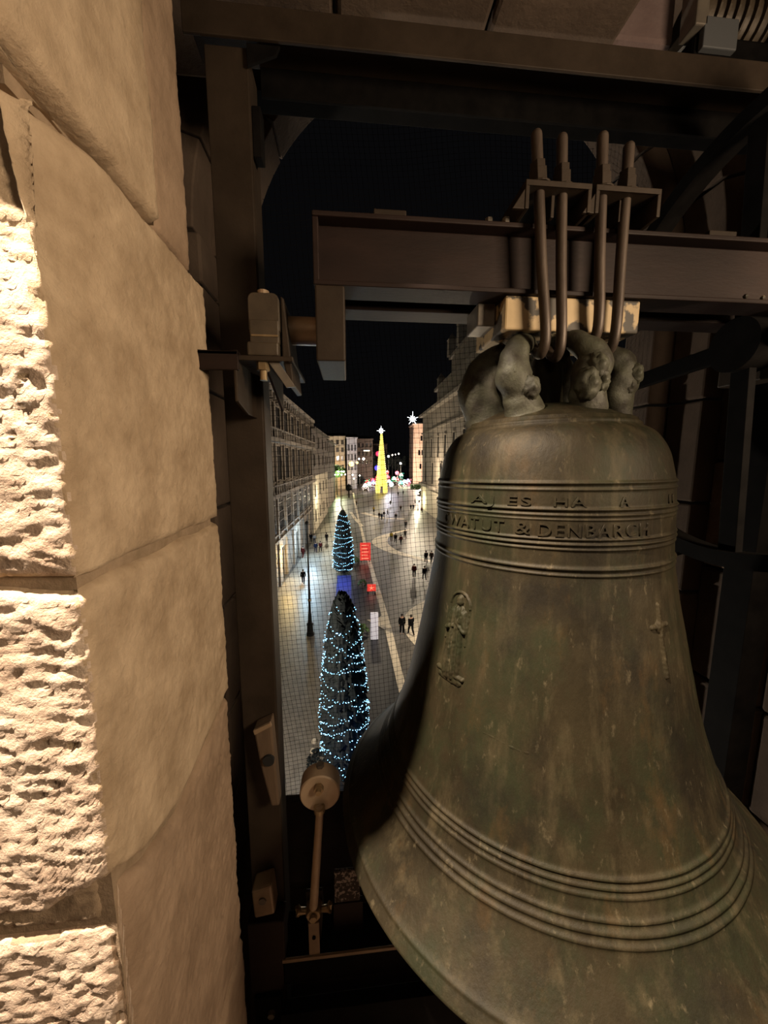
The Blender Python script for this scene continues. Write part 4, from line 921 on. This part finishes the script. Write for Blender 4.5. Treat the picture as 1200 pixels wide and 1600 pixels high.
for k, (px, py, ci, where) in enumerate(spots):
    Yd = 176 + (768 - py) * 2.6 + (k % 3) * 7; q = at(px, py, Yd); rnd = random.Random(k); w = rnd.uniform(1.7, 2.3)
    t = thing('fair_stall', '%s-lit fairground stall %s' % (cols[ci][1], where), 'stall', (q.x, q.y, GZ), 'fairground stalls at the end of the street')
    q.y -= 12 if k == 4 else 0; zf = max(GZ + 2.2, q.z)
    MB().box(q.x - w / 2, q.x + w / 2, q.y, q.y + 3, GZ, zf - 1.2).build('counter', M['palace_dark'], t)
    cn = MB().prism([(q.x - w / 2 - .3, zf - .2), (q.x + w / 2 + .3, zf - .2), (q.x + w * .3, zf + 1.2), (q.x, zf + 1.7), (q.x - w * .3, zf + 1.2)], q.y - .3, q.y + 3.2, 'xz').build('canopy', stall_m[ci], t)
    for s in (-1, 1): MB().box(q.x + s * w * .45 - .08, q.x + s * w * .45 + .08, q.y - .1, q.y + .1, zf - 1.3, zf - .2).build('post', M['iron'], t)
    m = MB()
    for i in range(26): m.octa((q.x + rnd.uniform(-w, w) * .8, q.y - .5, zf + rnd.uniform(-2.4, 1.6)), rnd.uniform(.10, .26))
    stuff(m.build('bulb_string', rnd.choice([stall_m[1], stall_m[(ci + 5) % 8], stall_m[(ci + 3) % 8]]), t, fix=False))
for px, py, Y, r, c_, lb in [(590, 731, 182, 1.35, (.10, .08, 1.0), 'blue glowing ball left of the yellow light tree'), (591, 709, 190, 1.2, (.9, .04, .12), 'dark red glowing ball high beside the yellow light tree'), (605, 738, 184, .8, (1, .1, .1), 'small red glowing ball right of the yellow tree'),
                             (620.5, 739, 190, .95, (1, .25, .3), 'pinkish red glowing ball over the middle of the fair')]:
    q = at(px, py, Y); t = thing('light_ball', lb, 'light ball', (q.x, q.y, GZ))
    m = MB(); m.ball(q, r * .7, 10, 7)
    for i in range(40):
        a = i * 2.4; u = -1 + 2 * (i + .5) / 40; s_ = math.sqrt(1 - u * u); m.octa(q + Vector((s_ * math.cos(a), s_ * math.sin(a), u)) * r, r * .16)
    m.build('ball', glow('ball_glow', c_, 2.0), t, fix=False); MB().tube([(q.x, q.y, GZ), (q.x, q.y, q.z - r * .7)], .12, 6).build('pole', M['iron'], t)
hd = thing('hedge', 'low clipped green hedge at the foot of the pink tower', 'hedge', (44, 205, GZ)); q = gp(652, 764); m = MB(); rnd = random.Random(2)
for i in range(300): m.octa((q.x + rnd.uniform(-3.6, 3.6), q.y + rnd.uniform(-1, 1), GZ + rnd.uniform(.2, 2.3)), rnd.uniform(.3, .5))
m.build('leaves', M['leaf'], hd, fix=False)
rnd = random.Random(21)
for k, (px, py, Y, r, lb) in enumerate([(604, 718, 262, 4.4, 'dark tree mass right behind the yellow light tree'), (621, 724, 268, 4.0, 'dark tree mass between cone and tower'), (635, 720, 280, 3.4, 'dark tree just left of the pink tower'), (580, 728, 262, 4.6, 'dark tree left behind the yellow light tree'), (545, 762, 152, 1.3, 'dark bush tree below the amber lamp'), (562, 750, 222, 2.8, 'dark bush tree behind the left fair stalls')]):
    q = at(px, py, Y); t = thing('dark_tree', lb, 'tree', (q.x, q.y, GZ), 'dark trees at the far end'); m = MB()
    for i in range(160):
        a = rnd.random() * 2 * PI; u = rnd.uniform(-1, 1); s_ = math.sqrt(1 - u * u); m.octa(q + Vector((s_ * math.cos(a), s_ * math.sin(a), u * 1.1)) * r * rnd.uniform(.6, 1.05), r * rnd.uniform(.12, .24))
    m.build('crown', M['fir'], t, fix=False); MB().tube([(q.x, q.y, GZ), (q.x, q.y, q.z)], .35, 7).build('trunk', M['bark'], t)
def car(px, label, mt, ang=0):
    q = gp(*px); t = thing('car', label, 'car', (q.x, q.y, GZ)); X, Y_ = q.x, q.y
    b = MB().prism([(-2.1, .35), (2.1, .35), (2.15, .85), (1.2, .95), (-1.9, 1.0), (-2.15, .8)], -.85, .85, 'xz'); b.v = [(X + v[0], Y_ + v[1], GZ + v[2]) for v in b.v]; b.build('body', mt, t, bevel=.06)
    b = MB().prism([(-1.75, .98), (.95, .95), (.45, 1.48), (-1.4, 1.5)], -.74, .74, 'xz'); b.v = [(X + v[0], Y_ + v[1], GZ + v[2]) for v in b.v]; b.build('cabin', M['pane'], t, bevel=.05)
    b = MB().box(X - 1.35, X + .42, Y_ - .72, Y_ + .72, GZ + 1.47, GZ + 1.53); b.build('roof', mt, t, bevel=.02)
    for sx in (-1.3, 1.3):
        for sy in (-.8, .8): MB().lathe([(.001, -.1), (.33, -.1), (.33, .1), (.001, .1)], 14, (X + sx, Y_ + sy, GZ + .33), 'y').build('wheel', M['black'], t)
car((661, 772), 'silver grey car parked by the bright shopfront on the right', mat('silver_paint', (.4, .38, .36), rough=.3))

# shrubs by the nearer tree
for k, (px, py, r, lb) in enumerate([(566, 990, .55, 'small dark shrub beside the white panel'), (497, 1195, .5, 'dark shrub at the foot of the nearer tree on its left'), (566, 915, .5, 'dark shrub at the roadside above the small red sign'), (556, 878, .5, 'dark shrub beside the tall red sign')]):
    q = gp(px, py); m = MB()
    for i in range(90):
        a = rnd.random() * 2 * PI; u = rnd.random(); s_ = math.sqrt(1 - u * u); m.octa((q.x + s_ * math.cos(a) * r, q.y + s_ * math.sin(a) * r, GZ + .1 + u * r * 1.3), r * rnd.uniform(.12, .25))
    tag(m.build('shrub', M['leaf'] if k != 1 else M['fir'], fix=False), lb, 'shrub', 'roadside shrubs')
for k, (px, lb) in enumerate([((491, 1161), 'upper pale round stone stud on the bright paving'), ((489, 1176), 'lower pale round stone stud near the nearer tree')]):
    q = gp(*px); tag(MB().lathe([(.14, GZ), (.15, GZ + .1), (.1, GZ + .2), (.001, GZ + .23)], 14, (q.x, q.y, 0)).build('bollard', M['band'], smooth=True), lb, 'bollard')

# ---------------------------------------------------------------- people
def skin_mesh(name, nodes, edges, radii, mt):
    me = bpy.data.meshes.new(name); me.from_pydata(nodes, edges, []); o = bpy.data.objects.new(name, me); C.objects.link(o)
    md = o.modifiers.new('s', 'SKIN'); md.use_smooth_shade = True
    for i, r in enumerate(radii): me.skin_vertices[0].data[i].radius = (r, r) if not hasattr(r, '__len__') else r
    me.skin_vertices[0].data[0].use_root = True
    o.modifiers.new('b', 'SUBSURF').levels = 1
    m2 = bpy.data.meshes.new_from_object(o.evaluated_get(bpy.context.evaluated_depsgraph_get()), depsgraph=bpy.context.evaluated_depsgraph_get())
    bpy.data.objects.remove(o); m2.name = name; m2.materials.clear(); m2.materials.append(mt); m2.shade_smooth(); return m2
SKIN = mat('skin', (.35, .2, .14), rough=.6); HAIR = mat('dark_hair', (.012, .009, .007), rough=.7)
def pose(step, arm, name):
    s = step; hip, kn = .93, .49
    N = [(0, 0, 1.0), (0, 0, 1.2), (0, .01, 1.42), (0, .01, 1.52), (0, -.005, 1.60), (0, -.02, 1.70),
         (.1, 0, .93), (.11, -s * .5 - .03, .49), (.11, -s + .04, .09), (.12, -s - .14, .04),
         (-.1, 0, .93), (-.11, s * .4 - .06, .49), (-.11, s + .05, .10), (-.12, s - .12, .05),
         (.19, .01, 1.42), (.24, arm * .5 + .02, 1.14), (.23, arm - .06, .90), (.23, arm - .09, .80),
         (-.19, .01, 1.42), (-.24, -arm * .5 + .02, 1.14), (-.23, -arm - .06, .90), (-.23, -arm - .09, .80)]
    Ed = [(0, 1), (1, 2), (2, 3), (3, 4), (4, 5), (0, 6), (6, 7), (7, 8), (8, 9), (0, 10), (10, 11), (11, 12), (12, 13), (2, 14), (14, 15), (15, 16), (16, 17), (2, 18), (18, 19), (19, 20), (20, 21)]
    Rb = [.12, .12, .12, .055, .085, .075, .08, .055, .04, .035, .08, .055, .04, .035, .055, .042, .032, .032, .055, .042, .032, .032]
    body = skin_mesh('body', N, Ed, Rb, SKIN)
    cidx = [0, 1, 2, 14, 15, 16, 18, 19, 20]; mp = {a: i for i, a in enumerate(cidx)}; CN = [(0, 0, .82) if a == 0 else N[a] for a in cidx]
    coat = skin_mesh('coat', CN, [(mp[a], mp[b]) for a, b in Ed if a in mp and b in mp], [(.2, .17), (.175, .15), (.165, .13), .085, .068, .055, .085, .068, .055], M['black'])
    tidx = [0, 6, 7, 8, 10, 11, 12]; mp = {a: i for i, a in enumerate(tidx)}
    tro = skin_mesh('trousers', [N[a] for a in tidx], [(mp[a], mp[b]) for a, b in Ed if a in mp and b in mp], [.13, .105, .08, .062, .105, .08, .062], M['black'])
    hr = bpy.data.meshes.new('hair'); b = MB(); b.lathe([(.001, 1.775), (.06, 1.765), (.095, 1.72), (.10, 1.66), (.085, 1.60)], 14, (0, .012, 0)); hr.from_pydata(b.v, [], b.f); hr.materials.append(HAIR); hr.shade_smooth()
    return dict(body=body, coat=coat, trousers=tro, hair=hr)
poses = [pose(.05, .02, 'a'), pose(.26, .16, 'b'), pose(-.22, -.14, 'c'), pose(.14, -.1, 'd')]
cc = {'black': (.010, .010, .012), 'dark blue': (.012, .018, .045), 'brown': (.05, .028, .016), 'grey': (.07, .068, .068), 'dark red': (.10, .014, .012), 'beige': (.30, .22, .13), 'yellow': (.65, .45, .06), 'green': (.02, .05, .025), 'white': (.5, .5, .5)}
cm = {k: mat(k.replace(' ', '_') + '_cloth', tuple(c * .55 for c in v), rough=.9, spec=.08) for k, v in cc.items()}
def person(px, coat, trouser, ang, ps, label):
    q = gp(*px); t = thing('person', label, 'person', (q.x, q.y, GZ + .03), 'passers-by on the square'); t.rotation_euler = (0, 0, math.radians(ang)); t.scale = (1.12, 1.12, 1.06)
    for nm, me in poses[ps].items():
        o = bpy.data.objects.new(nm, me); C.objects.link(o); o.parent = t
        if nm in ('coat', 'trousers'):
            o.material_slots[0].link = 'OBJECT'; o.material_slots[0].material = cm[coat if nm == 'coat' else trouser]
PP = [((628, 991.5), 'black', 'black', 10, 0, 'person in a black jacket at the left edge of the pale island'), ((642, 993), 'black', 'black', 200, 1, 'person in a long black coat walking on the pale island'),
      ((665.6, 880), 'black', 'black', 180, 1, 'left one of two dark-coated people walking by the bell edge'), ((674, 880), 'brown', 'black', 180, 2, 'right one of two people, beside the bell edge, brown coat'),
      ((647, 903), 'dark red', 'black', 170, 0, 'person in a dark red coat standing alone below the curved band'), ((663, 907), 'black', 'grey', 190, 1, 'person in black with grey trousers, lowest beside the bell edge'),
      ((592.5, 811), 'black', 'black', 20, 0, 'left of three people in black beside the far white band'), ((596.5, 813), 'dark blue', 'black', 160, 1, 'middle of three people beside the far white band, dark blue coat'), ((600, 809), 'black', 'grey', 220, 2, 'right of three people beside the far white band, grey trousers'),
      ((605.5, 806), 'grey', 'grey', 90, 1, 'person in grey walking left of the bluish reflection'), ((618.5, 813), 'black', 'dark blue', 180, 2, 'person in black just right of the bluish reflection'),
      ((634, 826), 'grey', 'black', 170, 1, 'person in a grey coat alone in the middle of the plaza'), ((610, 790), 'black', 'black', 200, 2, 'person in black crossing the bluish reflection'),
      ((626, 799), 'brown', 'black', 180, 1, 'person in brown on the bright far paving'), ((642, 797), 'black', 'black', 0, 0, 'left of a pair in black on the far bright paving'), ((645.7, 796.5), 'dark blue', 'black', 10, 0, 'right of a pair on the far bright paving, dark blue coat'),
      ((648.5, 788), 'grey', 'black', 60, 1, 'person in grey behind the pair on the far paving'), ((655, 789), 'brown', 'brown', 190, 1, 'person all in brown toward the bright shopfront'), ((659, 802.5), 'dark red', 'black', 150, 2, 'person in dark red nearest the bright shopfront'),
      ((618, 849), 'black', 'black', 180, 1, 'person in black inside the curve of the white band'), ((611.5, 846), 'yellow', 'grey', 170, 0, 'person in a yellow jacket inside the curve of the white band'), ((626.5, 852), 'dark red', 'grey', 200, 2, 'person in dark red with grey trousers inside the white band'),
      ((633, 842), 'grey', 'black', 190, 1, 'person in grey by the upper arm of the white band'), ((584, 801), 'yellow', 'black', 30, 0, 'person in a yellow coat under the yellow light tree'), ((622, 775), 'black', 'black', 180, 0, 'left of two dark figures below the fair'),
      ((630, 773), 'black', 'brown', 170, 1, 'right of two dark figures below the fair, brown trousers'), ((474, 913), 'black', 'black', 180, 1, 'person in black alone on the bluish-lit left pavement'), ((486, 848), 'black', 'black', 10, 0, 'person in black by the lamp post top before the palace'),
      ((491.5, 850), 'white', 'dark blue', 20, 0, 'person in a white top by the palace wall'), ((493.5, 864), 'dark blue', 'dark blue', 190, 1, 'person all in dark blue on the left pavement'), ((501, 863), 'dark red', 'black', 170, 2, 'person in dark red on the left pavement, right of the blue one'),
      ((510.5, 848), 'black', 'grey', 180, 1, 'person in black beside the farther blue tree'), ((473.5, 872), 'dark red', 'dark red', 150, 1, 'person in reddish clothes close to the palace wall'), ((557, 790), 'beige', 'grey', 180, 0, 'person in beige left of the far white band')]
for a in PP: person(*a)
